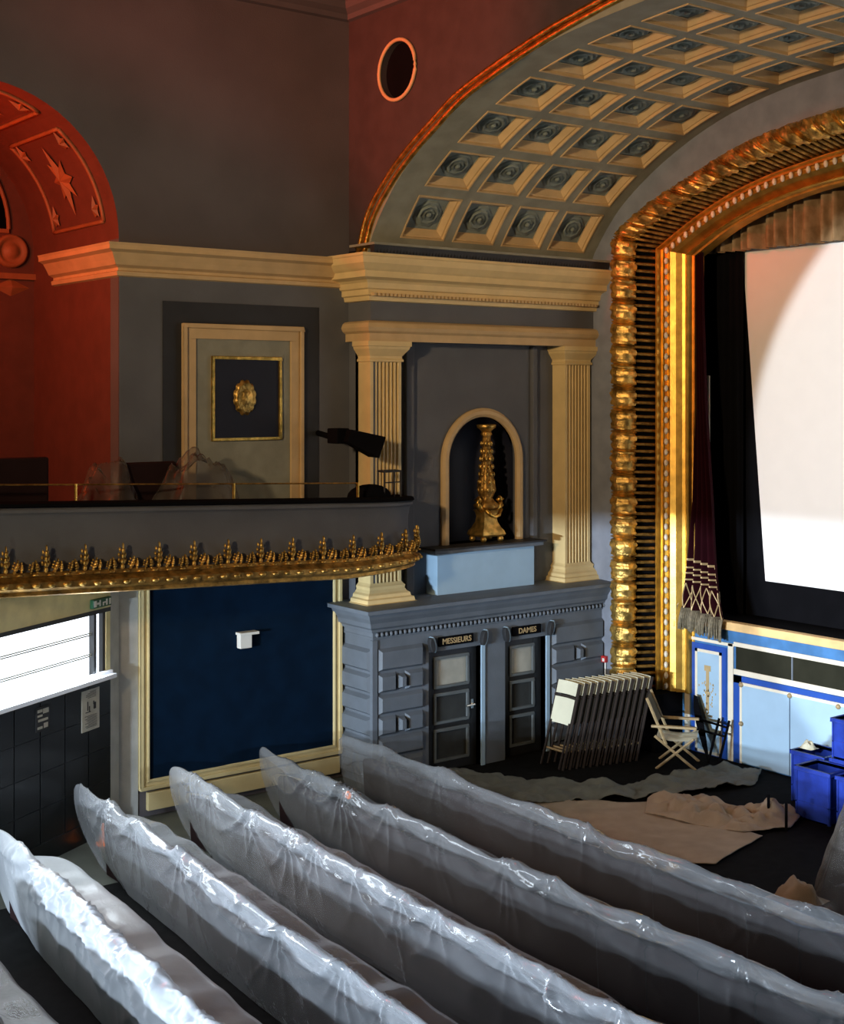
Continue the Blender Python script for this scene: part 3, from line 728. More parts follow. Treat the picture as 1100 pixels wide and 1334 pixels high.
b.build('royal_blue_border', 'royal', sf)
def frame_yz(b, ya, yb_, z0, z1, w, x0, x1):
    y0, y1 = min(ya, yb_), max(ya, yb_)
    b.box(x0, x1, y0, y1, z1 - w, z1); b.box(x0, x1, y0, y1, z0, z0 + w); b.box(x0, x1, y0, y0 + w, z0, z1); b.box(x0, x1, y1 - w, y1, z0, z1)
b = MB(); frame_yz(b, 17.02, 16.4, 0.02, 1.9, .055, XS - .035, XS); b.build('narrow_panel_frame', 'creamlite', sf)
b = MB(); ybox(b, 16.97, 16.45, .07, 1.85, XS - .028, XS); b.build('narrow_panel', 'lav', sf)
b = MB(); ybox(b, 16.08, 3.2, 1.66, 2.06, XS - .02, XS); b.build('ventilation_grille', 'grille', sf)
for ya in (14.87, 13.4): b = MB(); ybox(b, ya, ya - .03, 1.66, 2.06, XS - .03, XS); b.build('grille_mullion', 'block', sf)
b = MB(); ybox(b, 15.95, 14.9, .03, 1.43, XS - .05, XS - .02); ybox(b, 14.88, 12.5, .03, 1.43, XS - .05, XS - .02); b.build('blue_hatch', 'lav', sf, bevel=.004)
b = MB(); ybox(b, 15.97, 15.92, .02, 1.43, XS - .055, XS - .02); ybox(b, 15.97, 12.5, 1.4, 1.45, XS - .055, XS - .02); b.build('hatch_rim', 'creamlite', sf)
for (y, z) in ((15.93, 1.41), (15.93, .72), (14.88, 1.4), (13.9, 1.39)):
    MB().lathe([(0, .05), (.03, .045), (.045, .02), (.045, 0)], (XS - .05, y, z), 10, rot=Matrix.Rotation(-PI / 2, 3, 'Y')).build('turn_button', 'wood', sf, smooth=True)
# torch emblem painted on the narrow panel
b = MB(); ybox(b, 16.76, 16.69, .8, 1.55, XS - .034, XS - .028); ybox(b, 16.8, 16.65, 1.52, 1.62, XS - .036, XS - .028); ybox(b, 16.78, 16.67, 1.1, 1.15, XS - .036, XS - .028)
for k in range(46):
    z = .55 + random.random() * .75; y = 16.72 + random.gauss(0, .11); ybox(b, y, y + .02, z, z + .035, XS - .034, XS - .028)
b.build('torch_emblem', 'galloon', sf)
# ------------------------------------------------------------------ stage opening
struct(MB().box(21.2, 21.4, -1.2, YW, 0, ZC).build('wall_stage', 'black'))
struct(MB().box(19.6, 21.3, -1.2, YW, 11.3, 11.4).build('ceiling_stage', 'black'))
mk = MB().box(20.3, 20.34, 2, 18.4, 2.3, 9.6)
tag(mk.build('black_masking', 'black'), 'black cloth masking around the cinema screen', 'masking')
scr = MB()
SX = 20.26
P = []
topL, botL = (16.70, 9.24), (16.17, 3.14)
scr.add([(SX, topL[0], topL[1]), (SX, botL[0], botL[1]), (SX, 3.0, botL[1]), (SX, 2.5, topL[1]), (SX + .03, topL[0], topL[1]), (SX + .03, botL[0], botL[1]), (SX + .03, 3.0, botL[1]), (SX + .03, 2.5, topL[1])], [(0, 1, 2, 3), (4, 5, 6, 7), (0, 1, 5, 4), (1, 2, 6, 5), (2, 3, 7, 6), (3, 0, 4, 7)])
tag(scr.build('cinema_screen', 'screen'), 'large white cinema screen inside the gilded frame', 'screen')
# pleated valance
P = []; y = 17.3; k = 0
while y > 3:
    ztop = 10.9; f = math.sin(y * 26 + 1.5 * math.sin(y * 5.3)) ; g = math.sin(y * 11 + 2)
    f = math.copysign(abs(f) ** .6, f); x = 19.95 + .11 * f + .07 * g
    P.append([(x, y, 9.18), (x, y, 9.6), (x + .01, y, 10.9)]); y -= .02
tag(MB().grid(P).build('pleated_valance', 'curtain', smooth=True), 'pleated tan valance hanging above the cinema screen', 'curtain')
t = MB().box(19.93, 19.97, 17.22, 17.31, 4.75, 6.9).build('cream_batten', 'creamlite', bevel=.01)  # pale strip put in where a gap shows in the dark
t.name = 'pale_gap_strip'; tag(t, 'thin cream vertical strip in place of a gap in the dark beside the screen masking', 'gap strip')
# black side masking curtain
P = []
for k in range(60):
    y = 17.9 - k * .022; P.append([(20.15 + .05 * math.sin(k * .9), y, z) for z in (2.48, 9.5)])
tag(MB().grid(P).build('black_side_curtain', 'black', smooth=True), 'black side curtain between gilt frame and screen', 'curtain')
# maroon tied drape with fringe
t = thing('tied_drape', 'maroon velvet drape with gold braid and grey fringe tied back beside the screen', 'drape', (19.6, 17.2, 2.2), world=True)
def drape_pt(f, z, off=0):
    # f 0..1 across from frame side to screen side
    h = (z - 2.62) / (9.2 - 2.62); w = .16 + .98 * math.exp(-h * 3.2)
    yl = 17.34 - .22 * min(1, h * 3)
    dz = .12 * f if z < 4 else 0
    return (19.42 - .22 * math.exp(-h * 4) - off + .075 * math.sin(f * 30) * (1 - .4 * min(1, h)), yl - w * f, z - dz)
n = 90; zs = [2.62, 2.9, 3.1, 3.3, 3.6, 4.0, 4.6, 5.4, 6.5, 8, 9.2]
MB().grid([[drape_pt(i / n, z) for z in zs] for i in range(n + 1)]).build('velvet', 'maroon', t, smooth=True)
b = MB()
for (z0, z1) in ((3.52, 3.56), (3.38, 3.41), (3.28, 3.31), (3.16, 3.19)):
    b.grid([[drape_pt(i / n, z, .012) for z in (z0, z1)] for i in range(n + 1)])
nd = 11
for k in range(nd):
    for sg in (-1, 1):
        pts = []
        for q in range(7):
            f = (k + (q / 6 if sg > 0 else 1 - q / 6)) / nd; pts.append(drape_pt(f, 2.66 + .45 * q / 6, .016))
        b.tube(pts, .011, 5)
b.build('gold_braid', 'galloon', t)
b = MB()
for i in range(110):
    f = i / 109; p = drape_pt(f, 2.66, .01); L = .36 + .05 * random.random(); jj = random.uniform(-.03, .03)
    b.tube([p, (p[0] - .02, p[1] + jj * .5 + .03, p[2] - L * .5), (p[0] - .03, p[1] + jj + .03, p[2] - L)], [.012, .014, .017], 5)
b.build('fringe', 'fringe', t, smooth=True)

# ------------------------------------------------------------------ alarm post
t = thing('call_point', 'red and white call box on a thin white conduit beside the gilded frame', 'alarm box', (XP - .03, 18.58, .4), world=True)
MB().box(XP - .07, XP, 18.54, 18.66, 1.48, 1.60).build('red_box', 'red', t, bevel=.008)
MB().box(XP - .075, XP - .07, 18.565, 18.62, 1.50, 1.56).build('label_plate', 'white', t)
MB().tube([(XP - .03, 18.58, .2), (XP - .03, 18.58, 1.48)], .015).build('conduit', 'white', t)

# ------------------------------------------------------------------ side balcony
bt = thing('balcony', 'curved grey side balcony with gilded acanthus border', 'balcony', (8, 18.6, 3.6), world=True)
path = [(-3.0, 18.0), (2, 18.0), (6, 18.0), (9, 18.0), (11.4, 18.0), (12.3, 18.0), (12.9, 18.03), (13.4, 18.13), (13.75, 18.32), (13.93, 18.55), (13.98, 18.8), (13.98, 18.95)]
bp2, BL = curve_at(path, 200)
def bnorm(i):
    a, c = bp2[max(0, i - 1)], bp2[min(len(bp2) - 1, i + 1)]; d = (c - a).normalized(); return Vector((d.y, -d.x))
def btop(x): return 5.04 - .0365 * (x - 6.8)
def bal(prof):
    P = []
    for i, p in enumerate(bp2):
        nn = bnorm(i); zt_ = btop(p.x); sc = 1 - .10 * max(0, (p.x - 12.3)) / 1.7
        P.append([(p.x + nn.x * o, p.y + nn.y * o, zt_ + z * sc) for o, z in prof])
    return P
MB().grid(bal([(-.25, 0), (.0, 0), (.03, -.03), (.03, -.07), (.0, -.09), (-.02, -.12), (-.05, -.3), (-.05, -.5), (-.02, -.65), (.03, -.78), (.07, -.86), (.07, -.9)])).build('parapet', 'vault', bt, smooth=True, auto=40)
bpy.data.objects['parapet'].data.materials[0] = M['wall']
MB().grid(bal([(-.3, .0), (-.28, .05), (-.1, .08), (.04, .06), (.06, .01), (-.02, 0)])).build('rail_cushion', 'black', bt, smooth=True)
MB().grid(bal([(.05, -.86), (.1, -.87), (.12, -.92), (.08, -.94), (.09, -.96), (.15, -1.0), (.15, -1.08), (.10, -1.12), (.06, -1.13), (.07, -1.18), (.02, -1.2), (-.3, -1.2)])).build('gilt_roll_moulding', 'golddark', bt, smooth=True, auto=40)
b = MB(); 
for k in range(1, 400):
    s = k * .22
    f = s / BL * (len(bp2) - 1)
    if f >= len(bp2) - 2: break
    i = int(f); p = bp2[i].lerp(bp2[i + 1], f - i); 
    if p.x < 5: continue
    nn = bnorm(i); sc = 1 - .10 * max(0, (p.x - 12.3)) / 1.7
    b.ball((p.x + nn.x * .15, p.y + nn.y * .15, btop(p.x) - 1.04 * sc), (.06, .05, .035), 8, 5)
    b.ball((p.x + nn.x * .13, p.y + nn.y * .13, btop(p.x) - .9 * sc), (.05, .03, .02), 6, 4)
b.build('egg_beads', 'goldrough', bt, smooth=True)['kind'] = 'stuff'
# acanthus ornament, one mesh copied
b = MB()
def leafn(x, z0, h, w, tilt):
    for k in range(5):
        f = k / 4; zz = z0 + h * f; ww = w * (math.sin(PI * (.25 + .7 * f)) + .05)
        b.ball((x + tilt * f * h, -.03 - .05 * math.sin(PI * f * .6), zz), (ww * .55, .035, h * .16), 7, 5)
        if 0 < k < 4:
            for sg in (-1, 1): b.ball((x + tilt * f * h + sg * ww * .6, -.03, zz + .02), (ww * .3, .028, h * .12), 6, 4)
leafn(0, .03, .29, .075, 0); leafn(-.12, .0, .15, .055, -.25); leafn(.12, .0, .15, .055, .25); leafn(-.215, .0, .12, .04, .1); leafn(.215, .0, .12, .04, -.1)
lp = b.build('acanthus_ornament', 'goldrough', bt, smooth=True)
first = True; k = 0
while True:
    s = .2 + k * .56; k += 1; f = s / BL * (len(bp2) - 1)
    if f >= len(bp2) - 2: break
    i = int(f); p = bp2[i].lerp(bp2[i + 1], f - i)
    if p.x < 4.5: continue
    o = lp if first else lp.copy()
    if not first: COL.objects.link(o); o.parent = bt
    first = False; nn = bnorm(i); sc = 1 - .10 * max(0, (p.x - 12.3)) / 1.7
    o.location = Vector((p.x + nn.x * .06, p.y + nn.y * .06, btop(p.x) - .87 * sc)) - Vector(bt.location)
    o.rotation_euler = (math.radians(-6), 0, math.atan2(nn.y, nn.x) + PI / 2)
# floor and soffit of the balcony
P = [[(p.x, p.y + .0, btop(p.x) - 1.19 + (.10 * max(0, (p.x - 12.3)) / 1.7)), (p.x, YW, btop(p.x) - 1.19 + (.10 * max(0, (p.x - 12.3)) / 1.7))] for p in bp2]
MB().grid(P).build('soffit', 'cove', bt)
P = [[(p.x, p.y + .05, btop(p.x) - .75), (p.x, YW + (3.3 if p.x < 9 else 0), btop(p.x) - .75)] for p in bp2[:-4]]
MB().grid(P).build('balcony_floor', 'black', bt)
# brass rail
rl = thing('balcony_rail', 'thin brass safety rail along the top of the side balcony', 'rail', (9, 18.15, 4.95), world=True)
b = MB(); b.tube([(x, 18.18, btop(x) + .30) for x in (3, 6, 9, 12.3)] + [(12.6, 18.2, btop(12.6) + .30)], .013, 6); b.build('rail_bar', 'golddark', rl)
for x in (5.3, 7.82, 10.33, 12.6):
    MB().tube([(x, 18.18, btop(x)), (x, 18.18, btop(x) + .31)], .022, 8).build('rail_post', 'gold', rl)
t = thing('metal_stand', 'small dark metal stand on the end of the balcony', 'stand', (13.45, 18.45, 4.8), world=True)
b = MB()
for x, y in ((13.25, 18.35), (13.62, 18.4), (13.3, 18.6), (13.67, 18.65)): MB().tube([(x, y, 4.8), (x, y, 5.28)], .015, 6).build('leg', 'darkgrey', t)
b = MB(); b.tube([(13.25, 18.35, 5.28), (13.62, 18.4, 5.28), (13.67, 18.65, 5.28), (13.3, 18.6, 5.28), (13.25, 18.35, 5.28)], .018, 6); b.tube([(13.25, 18.35, 5.1), (13.62, 18.4, 5.1)], .012, 6); b.build('top_frame', 'darkgrey', t)
b = MB().ball((13.05, 18.5, 4.88), (.42, .2, .2), 16, 10); tag(b.build('dark_bundle', 'black', smooth=True), 'rounded dark bundle on the balcony end below the metal stand', 'bundle')
# theatre speaker hanging on the wall
t = thing('wall_speaker', 'black horn shaped speaker bracketed beside the pilaster', 'speaker', (12.7, 18.9, 5.8), world=True)
T = Matrix.Translation((12.85, 18.45, 5.78)) @ Matrix.Rotation(math.radians(-8), 4, 'Z') @ Matrix.Rotation(math.radians(20), 4, 'Y')
b = MB(); vs = [(-.28, -.09, -.1), (-.28, .09, -.1), (-.28, .09, .12), (-.28, -.09, .12), (.32, -.2, -.17), (.32, .2, -.17), (.32, .2, .2), (.32, -.2, .2)]
b.add([T @ Vector(v) for v in vs], [(0, 1, 2, 3), (4, 5, 6, 7), (0, 1, 5, 4), (1, 2, 6, 5), (2, 3, 7, 6), (3, 0, 4, 7)]); b.build('cabinet', 'black', t, bevel=.02)
MB().tube([T @ Vector((-.25, .05, 0)), (12.62, 18.75, 5.82), (12.75, YW, 5.9)], .05, 8).build('bracket_arm', 'black', t)
b = MB().box(12.45, 12.7, 18.55, 18.85, 5.75, 6.0); b.build('driver_box', 'black', t, bevel=.02)
# covered things on the balcony
def heap(name, label, c, size, mt, n=40, seed=0, cat='plastic sheet', spikes=()):
    P = []
    for i in range(n + 1):
        row = []
        for j in range(n + 1):
            u, v = i / n * 2 - 1, j / n * 2 - 1; r = min(1, math.hypot(u, v) ** 1.0)
            h = (1 - r ** 2.2) * size[2]
            w = mnoise.noise(Vector((u * 2.3 + seed, v * 2.3, seed * 1.7))) * .28 + abs(mnoise.noise(Vector((u * 6 + seed, v * 6, 3)))) * .14
            h = max(0.004, h * (1 + w * 1.2) + (w * .12 if r < .97 else 0))
            for (su, sv, sh, sr) in spikes: h += sh * math.exp(-((u - su) ** 2 + (v - sv) ** 2) / sr)
            k = 1 + .14 * mnoise.noise(Vector((math.atan2(v, u) * 1.2, seed, 0)))
            row.append((c[0] + u * size[0] * k, c[1] + v * size[1] * k, c[2] + h))
        P.append(row)
    return tag(MB().grid(P).build(name, mt, smooth=True), label, cat)
heap('plastic_cover', 'crumpled clear plastic over seats on the balcony before the framed panel', (9.95, 18.65, 4.45), (.85, .5, 1.15), 'plasticdim', seed=3, spikes=((.85, .1, .3, .03), (-.85, 0, .2, .02)))
heap('plastic_cover', 'plain dull plastic sheet over balcony seats in front of the red jamb', (8.55, 18.75, 4.3), (.75, .5, 1.15), 'plasticdim', seed=9, spikes=((.85, .1, .3, .03),))
for k, x in enumerate((9.2, 7.2)):
    t = thing('theatre_chair', ['dark balcony seat back between the two plastic covers', 'dark balcony seat back at the picture edge above the parapet'][k], 'seat', (x, 18.75, btop(x) - .75), group=None)
    MB().box(-.45, .45, -.06, .06, .0, 1.35 + .05 * k).build('backrest', 'seat', t, bevel=.04)
    MB().box(-.42, .42, .06, .5, .3, .45).build('cushion', 'seat', t, bevel=.04)

# ------------------------------------------------------------------ seat rows under polythene
ROWS = {
 'A': dict(tab=[(12.50, 18.62), (12.62, 17.53), (12.5, 15.5), (12.42, 13.71), (12.38, 12.25), (12.38, 10.99), (12.38, 9.92), (12.4, 8.92), (12.4, 4)], end=0.5, seed=1, wav=0.034, dens=1.2, lab='row of seats under clear plastic next to the lavatory doors'),
 'B': dict(tab=[(11.15, 18.85), (10.95, 17.05), (10.82, 14.96), (10.76, 13.35), (10.7, 11.77), (10.7, 10.52), (10.72, 9.56), (10.73, 8.54), (10.78, 7.5), (10.8, 4)], end=0.8, seed=2, wav=0.036, dens=1.2, lab='row of seats under clear plastic gathered by an orange clip'),
 'C': dict(drag=[(.62, .05), (.70, .09), (.78, .03), (.86, .06), (.92, .02)], tab=[(9.58, 18.86), (9.35, 16.51), (9.22, 14.39), (9.14, 12.74), (9.04, 11.11), (8.99, 9.92), (8.96, 8.86), (8.95, 4)], end=0.9, seed=3, wav=0.042, dens=1.3, lab='row of seats under clear plastic before the navy wall panel'),
 'D': dict(drag=[(.45, .12), (.85, .05)], tab=[(8.0, 18.72), (7.84, 15.81), (7.65, 13.55), (7.52, 11.71), (7.44, 10.32), (7.38, 9), (7.35, 4)], end=1.3, seed=4, wav=0.042, dens=1.3, lab='row of seats under milky plastic with a bright end by the pier'),
 'E': dict(tab=[(6.40, 17.7), (6.25, 15.62), (6.07, 13.44), (5.96, 11.99), (5.9, 10.84), (5.85, 9), (5.85, 4)], end=0.9, seed=5, wav=0.045, dens=2.4, lab='brightest row of seats under heavily creased white plastic'),
 'F': dict(tab=[(4.55, 15.6), (4.42, 13.1), (4.38, 12.3), (4.33, 11.69), (4.3, 10), (4.3, 4)], end=0.6, seed=6, wav=0.03, dens=1, lab='row of seats under dull plastic at the lower picture corner'),
}
# one seat, copied
def seat_mesh():
    b = MB()
    P = []
    for i in range(13):
        f = i / 12; y = -.355 + .71 * f; top = .72 + .05 * math.sin(PI * f)
        P.append([(.06, y, .02), (.03, y, .5), (.02, y, top - .03), (.06, y, top), (.11, y, top - .03), (.15, y, .6), (.18, y, .42)])
    b.grid(P); return b
proto_back = seat_mesh().build('seat_back', 'seat', smooth=True)
proto_cush = MB().box(.16, .68, -.31, .31, .36, .5).build('seat_cushion', 'seat', bevel=.04)
proto_leg = MB().box(.1, .5, -.33, -.29, 0, .56).build('seat_standard', 'darkgrey')
protos = [proto_back, proto_cush, proto_leg]; used = [False]
for key, R in ROWS.items():
    tab = R['tab']; rc, RL = curve_at([Vector((p[1], p[0])) for p in tab], 300)   # (y, x)
    ys = np.array([p.x for p in rc])[::-1]; xs_ = np.array([p.y for p in rc])[::-1]
    fx = lambda y: np.interp(y, ys, xs_)
    ytip = tab[0][1]; ylow = 5.0
    row = thing('theatre_seat_row', R['lab'].replace('row of seats under', 'dark plush seat row beneath').replace('brightest dark', 'dark') , 'theatre seats', (float(fx(12)), 12, 0), group='covered seat rows')
    row['label'] = {'A': 'dark plush seat row under the sheet beside the lavatory doors', 'B': 'dark plush seat row under the sheet with the orange clip', 'C': 'dark plush seat row under the sheet before the navy wall panel', 'D': 'dark plush seat row under the milky sheet with a bright end', 'E': 'dark plush seat row under the brightest creased sheet', 'F': 'dark plush seat row under the dull sheet at the lower corner'}[key]
    y = ytip - R['end'] * .85 - .46
    while y > ylow:
        for pi, pr in enumerate(protos):
            o = pr if not used[0] else pr.copy()
            if used[0]: COL.objects.link(o)
            o.parent = row; o.location = (float(fx(y)) - row.location.x, y - 12, 0)
        used[0] = True; y -= .72
    # sheet
    r_ = np.random.default_rng(R['seed'])
    dy = .022; ny = int((ytip - ylow) / dy); U = np.linspace(0, 1, ny)
    # cross-section stations: distance along sheet, x offset and z for unit height
    cs = [(-.02, .02), (-.05, .25), (-.055, .5), (-.05, .75), (-.03, .92), (0, 1.0), (.06, 1.0), (.14, .9), (.25, .68), (.42, .61), (.62, .60), (.78, .59), (.84, .5), (.86, .25)]
    cc_, CL = curve_at(cs, 64)
    cx_ = np.array([p.x for p in cc_]); czz = np.array([p.y for p in cc_])
    cxx = cx_[None, :] * np.ones((ny, 1)); czz = czz[None, :] * np.ones((ny, 1))
    nxn = -np.gradient(cc_z := np.array([p.y for p in cc_])); nzn = np.gradient(cx_); L_ = np.hypot(nxn, nzn) + 1e-9; nxn, nzn = nxn / L_, nzn / L_
    sarc = np.concatenate([[0], np.cumsum(np.hypot(np.diff(cx_), np.diff(cc_z)))]); iridge = int(np.argmax(cc_z)); sr = sarc - sarc[iridge]    # <0 on the back
    S = -sr[None, :] * np.ones((ny, 1))       # positive down the back
    low = (1 - cc_z)[None, :] * np.ones((ny, 1))
    Y = ytip - U[:, None] * (ytip - ylow) * np.ones((1, 64))
    # end taper: hull-like end
    endo = R['end'] * np.clip(low, 0, 1) ** 2.2
    tail = np.exp(-((ytip - Y) / 1.6) ** 2)
    Ys = Y - endo * tail
    D = np.zeros_like(Y); Hh = np.zeros_like(Y)
    ridge = lambda t: (1 - np.abs(np.sin(t / 2))) ** 1.5 * 1.6 - .5          # narrow crests, wide troughs
    dens = R.get('dens', 1.); amp = R['wav']
    yk = ytip - r_.uniform(.9, 1.4)
    pins = []
    while yk > ylow:
        pins.append(yk); yk -= r_.uniform(.7, 1.9) / dens
    if key == 'B': pins = [16.0] + [q for q in pins if abs(q - 16.0) > .7]
    for q in pins:
        clip = key == 'B' and q == 16.0
        ph = r_.uniform(0, 6.3); nfold = 15 if clip else r_.integers(7, 12); s0 = .02 if clip else r_.uniform(-.04, .10); st = 3.4 if clip else r_.uniform(.5, 1.4); rad = .42 if clip else r_.uniform(.3, .8)
        dyv = (Y - q); ds = S - s0; r = np.hypot(dyv, ds) + .02; th = np.arctan2(ds, dyv)
        D += st * amp * .6 * ridge(nfold * th + ph + 1.2 * np.sin(r * 4 + ph)) * np.exp(-r / rad) * np.clip(r / .12, 0, 1)
        Hh += st * amp * (.4 if clip else .9) * np.exp(-(dyv / .3) ** 2) * np.exp(-(np.maximum(S, 0) / .35) ** 2)
        if clip: D -= .07 * np.exp(-(r / .12) ** 2)
        for _ in range(3 if dens > 1.2 else (1 if r_.random() < .6 else 2)):     # drag lines leaving the pinch, curving away along the row
            sg = r_.choice([-1, 1]); L0 = r_.uniform(.5, 1.6); a = r_.uniform(.1, .55); wd = r_.uniform(.018, .045)
            u = dyv * sg; path_s = s0 + a * np.sin(np.clip(u / L0, 0, 1.4) * PI / 1.6) * r_.uniform(.5, 1.1)
            env = np.clip(u / .1, 0, 1) * np.exp(-(u / L0) ** 2) * (u > 0)
            D += st * amp * 1.1 * np.exp(-((S - path_s) / wd) ** 2) * env
    for _ in range(int(14 * dens)):
        a0 = r_.uniform(ylow, ytip); sl = r_.uniform(-1.6, 1.6); wd = r_.uniform(.02, .05); l_ = r_.uniform(.4, 1.1); s_c = r_.uniform(.1, .8)
        along = (S - s_c); dist = (Y - a0) - sl * along - .5 * along ** 2
        D += amp * .5 * np.exp(-(dist / wd) ** 2) * np.exp(-(along / (l_ * .4)) ** 2)
    for sd, wob in R.get('drag', []):
        line = sd + wob * np.sin(Y * .45 + sd * 20) + .02 * np.sin(Y * 1.9 + sd * 9); D += .028 * np.exp(-((S - line) / .014) ** 2) * (.5 + .5 * np.sin(Y * .8 + sd * 30))
    ph1, ph2 = r_.uniform(0, 6, 2)
    D += .025 * np.sin(Y * 2.1 + ph1) * low + .012 * np.sin(Y * 4.3 + ph2 + 2 * S)
    zr = .022 * np.sin(Y * 2.7 + ph2) + .012 * np.sin(Y * 6.7 + ph1)
    keep = np.clip(1 - S / 1.4, .3, 1) * np.clip((S + .9) / .5, .35, 1)
    D *= keep
    X = fx(Y) + cxx + D * nxn[None, :]
    # end closes in: x offset narrows towards the tip
    nar = 1 - np.exp(-((ytip - Y) / .5) ** 2) * .75
    X = fx(Y) + (cxx) * nar + D * nxn[None, :] * np.clip((ytip - Y) / .4, .1, 1) + .04 * (1 - nar)
    Z = np.maximum(.01, czz * 1.0 + D * nzn[None, :] + Hh + zr * np.clip(czz, 0, 1) - .10 * np.exp(-((ytip - Y) / .10)))
    V = np.stack([X, Ys, Z], -1).reshape(-1, 3)
    i0 = (np.arange(ny - 1)[:, None] * 64 + np.arange(63)[None, :]).ravel()
    F = np.stack([i0, i0 + 1, i0 + 65, i0 + 64], -1)
    me = bpy.data.meshes.new('plastic_sheet'); me.vertices.add(len(V)); me.vertices.foreach_set('co', V.ravel())
    me.loops.add(len(F) * 4); me.loops.foreach_set('vertex_index', F.ravel().astype(np.int32))
    me.polygons.add(len(F)); me.polygons.foreach_set('loop_start', np.arange(len(F)) * 4); me.polygons.foreach_set('loop_total', np.full(len(F), 4))
    me.update(calc_edges=True); me.validate(); me.polygons.foreach_set('use_smooth', [True] * len(me.polygons))
    me.materials.append(M[{'E': 'plasticmilky', 'F': 'plasticbrown', 'A': 'plasticclear', 'B': 'plasticclear'}.get(key, 'plastic')])
    sh = bpy.data.objects.new('plastic_sheet', me); COL.objects.link(sh)
    tag(sh, {'A': 'clear plastic sheet over the seat row nearest the lavatory doors', 'B': 'clear plastic sheet gathered into a star of creases by an orange clip', 'C': 'clear plastic sheet over the seat row in front of the navy wall panel', 'D': 'milky plastic sheet with a bright see-through end near the pier', 'E': 'brightest heavily creased white plastic sheet over a seat row', 'F': 'dull plastic sheet cut by the lower picture corner'}[key], 'plastic sheet', 'plastic sheets draped over the seat rows')
t = MB().ball((0, 0, 0), (.04, .06, .06), 10, 6).build('orange_clip', 'orange', smooth=True); t.location = (10.93, 16.0, .93)
tag(t, 'small orange clip pinching the plastic on a seat row', 'clip')

# ------------------------------------------------------------------ sheets on the floor near the stage
def flat_sheet(name, poly, label, mt, z=.015, amp=.03, seed=0, cat='dust sheet', step=.06, freq=2.2):
    # polygon in XY, triangulated grid clipped to the polygon
    from mathutils.geometry import intersect_point_line
    def inside(x, y):
        c = False; n = len(poly)
        for i in range(n):
            (x0, y0), (x1, y1) = poly[i], poly[(i + 1) % n]
            if (y0 > y) != (y1 > y) and x < (x1 - x0) * (y - y0) / (y1 - y0) + x0: c = not c
        return c
    bm = bmesh.new(); vs = [bm.verts.new((x, y, 0)) for x, y in poly]; bm.faces.new(vs)
    xs = [p[0] for p in poly]; yy = [p[1] for p in poly]
    k = min(xs)
    while k < max(xs):
        bmesh.ops.bisect_plane(bm, geom=bm.verts[:] + bm.edges[:] + bm.faces[:], plane_co=(k, 0, 0), plane_no=(1, 0, 0)); k += step
    k = min(yy)
    while k < max(yy):
        bmesh.ops.bisect_plane(bm, geom=bm.verts[:] + bm.edges[:] + bm.faces[:], plane_co=(0, k, 0), plane_no=(0, 1, 0)); k += step
    for v in bm.verts:
        q = Vector((v.co.x * freq + seed, v.co.y * freq, seed)); a = abs(mnoise.noise(q)) + .5 * abs(mnoise.noise(q * 2.7)) + .25 * abs(mnoise.noise(q * 6))
        e = 1
        if cat == 'cloth':
            e = 9
            for (ax, ay), (bx, by) in zip(poly, poly[1:] + poly[:1]):
                pp, tt = intersect_point_line(Vector((v.co.x, v.co.y, 0)), Vector((ax, ay, 0)), Vector((bx, by, 0))); tt = max(0, min(1, tt))
                e = min(e, math.hypot(v.co.x - ax - (bx - ax) * tt, v.co.y - ay - (by - ay) * tt))
            e = min(1, .15 + e / .35) * 1.25
        v.co.z = z + amp * a * 1.6 * e
    bmesh.ops.recalc_face_normals(bm, faces=bm.faces)
    me = bpy.data.meshes.new(name); bm.to_mesh(me); bm.free(); me.materials.append(M[mt]); me.polygons.foreach_set('use_smooth', [True] * len(me.polygons))
    o = bpy.data.objects.new(name, me); COL.objects.link(o); s = o.modifiers.new('thick', 'SOLIDIFY'); s.thickness = .01; s.offset = 1
    return tag(o, label, cat)
flat_sheet('dust_sheet', [(15.1, 16.3), (13.35, 16.7), (13.3, 14.1), (14.9, 12.75), (16.35, 13.1), (16.3, 15.2)], 'flat beige dust sheet spread on the floor before the stage', 'dust', amp=.03, seed=2, freq=.9)
flat_sheet('dust_sheet', [(13.4, 18.4), (15.0, 18.5), (15.6, 17.3), (16.6, 16.2), (18.9, 16.0), (19.1, 15.3), (18.4, 14.9), (17.2, 15.2), (16.2, 15.5), (15.2, 16.1), (13.3, 16.9)], 'long grey dust sheet lying between the folded chairs and the beige one', 'dustgrey', amp=.10, seed=5, freq=1.6)
flat_sheet('crumpled_cloth', [(16.3, 15.35), (17.2, 14.9), (17.0, 14.3), (17.9, 13.8), (17.5, 13.3), (17.0, 13.1), (16.2, 13.35), (15.9, 14.2), (15.75, 14.9)], 'crumpled beige cloth heaped at the foot of the blue crates', 'dust', z=.03, amp=.2, seed=11, cat='cloth', step=.045, freq=1.5)

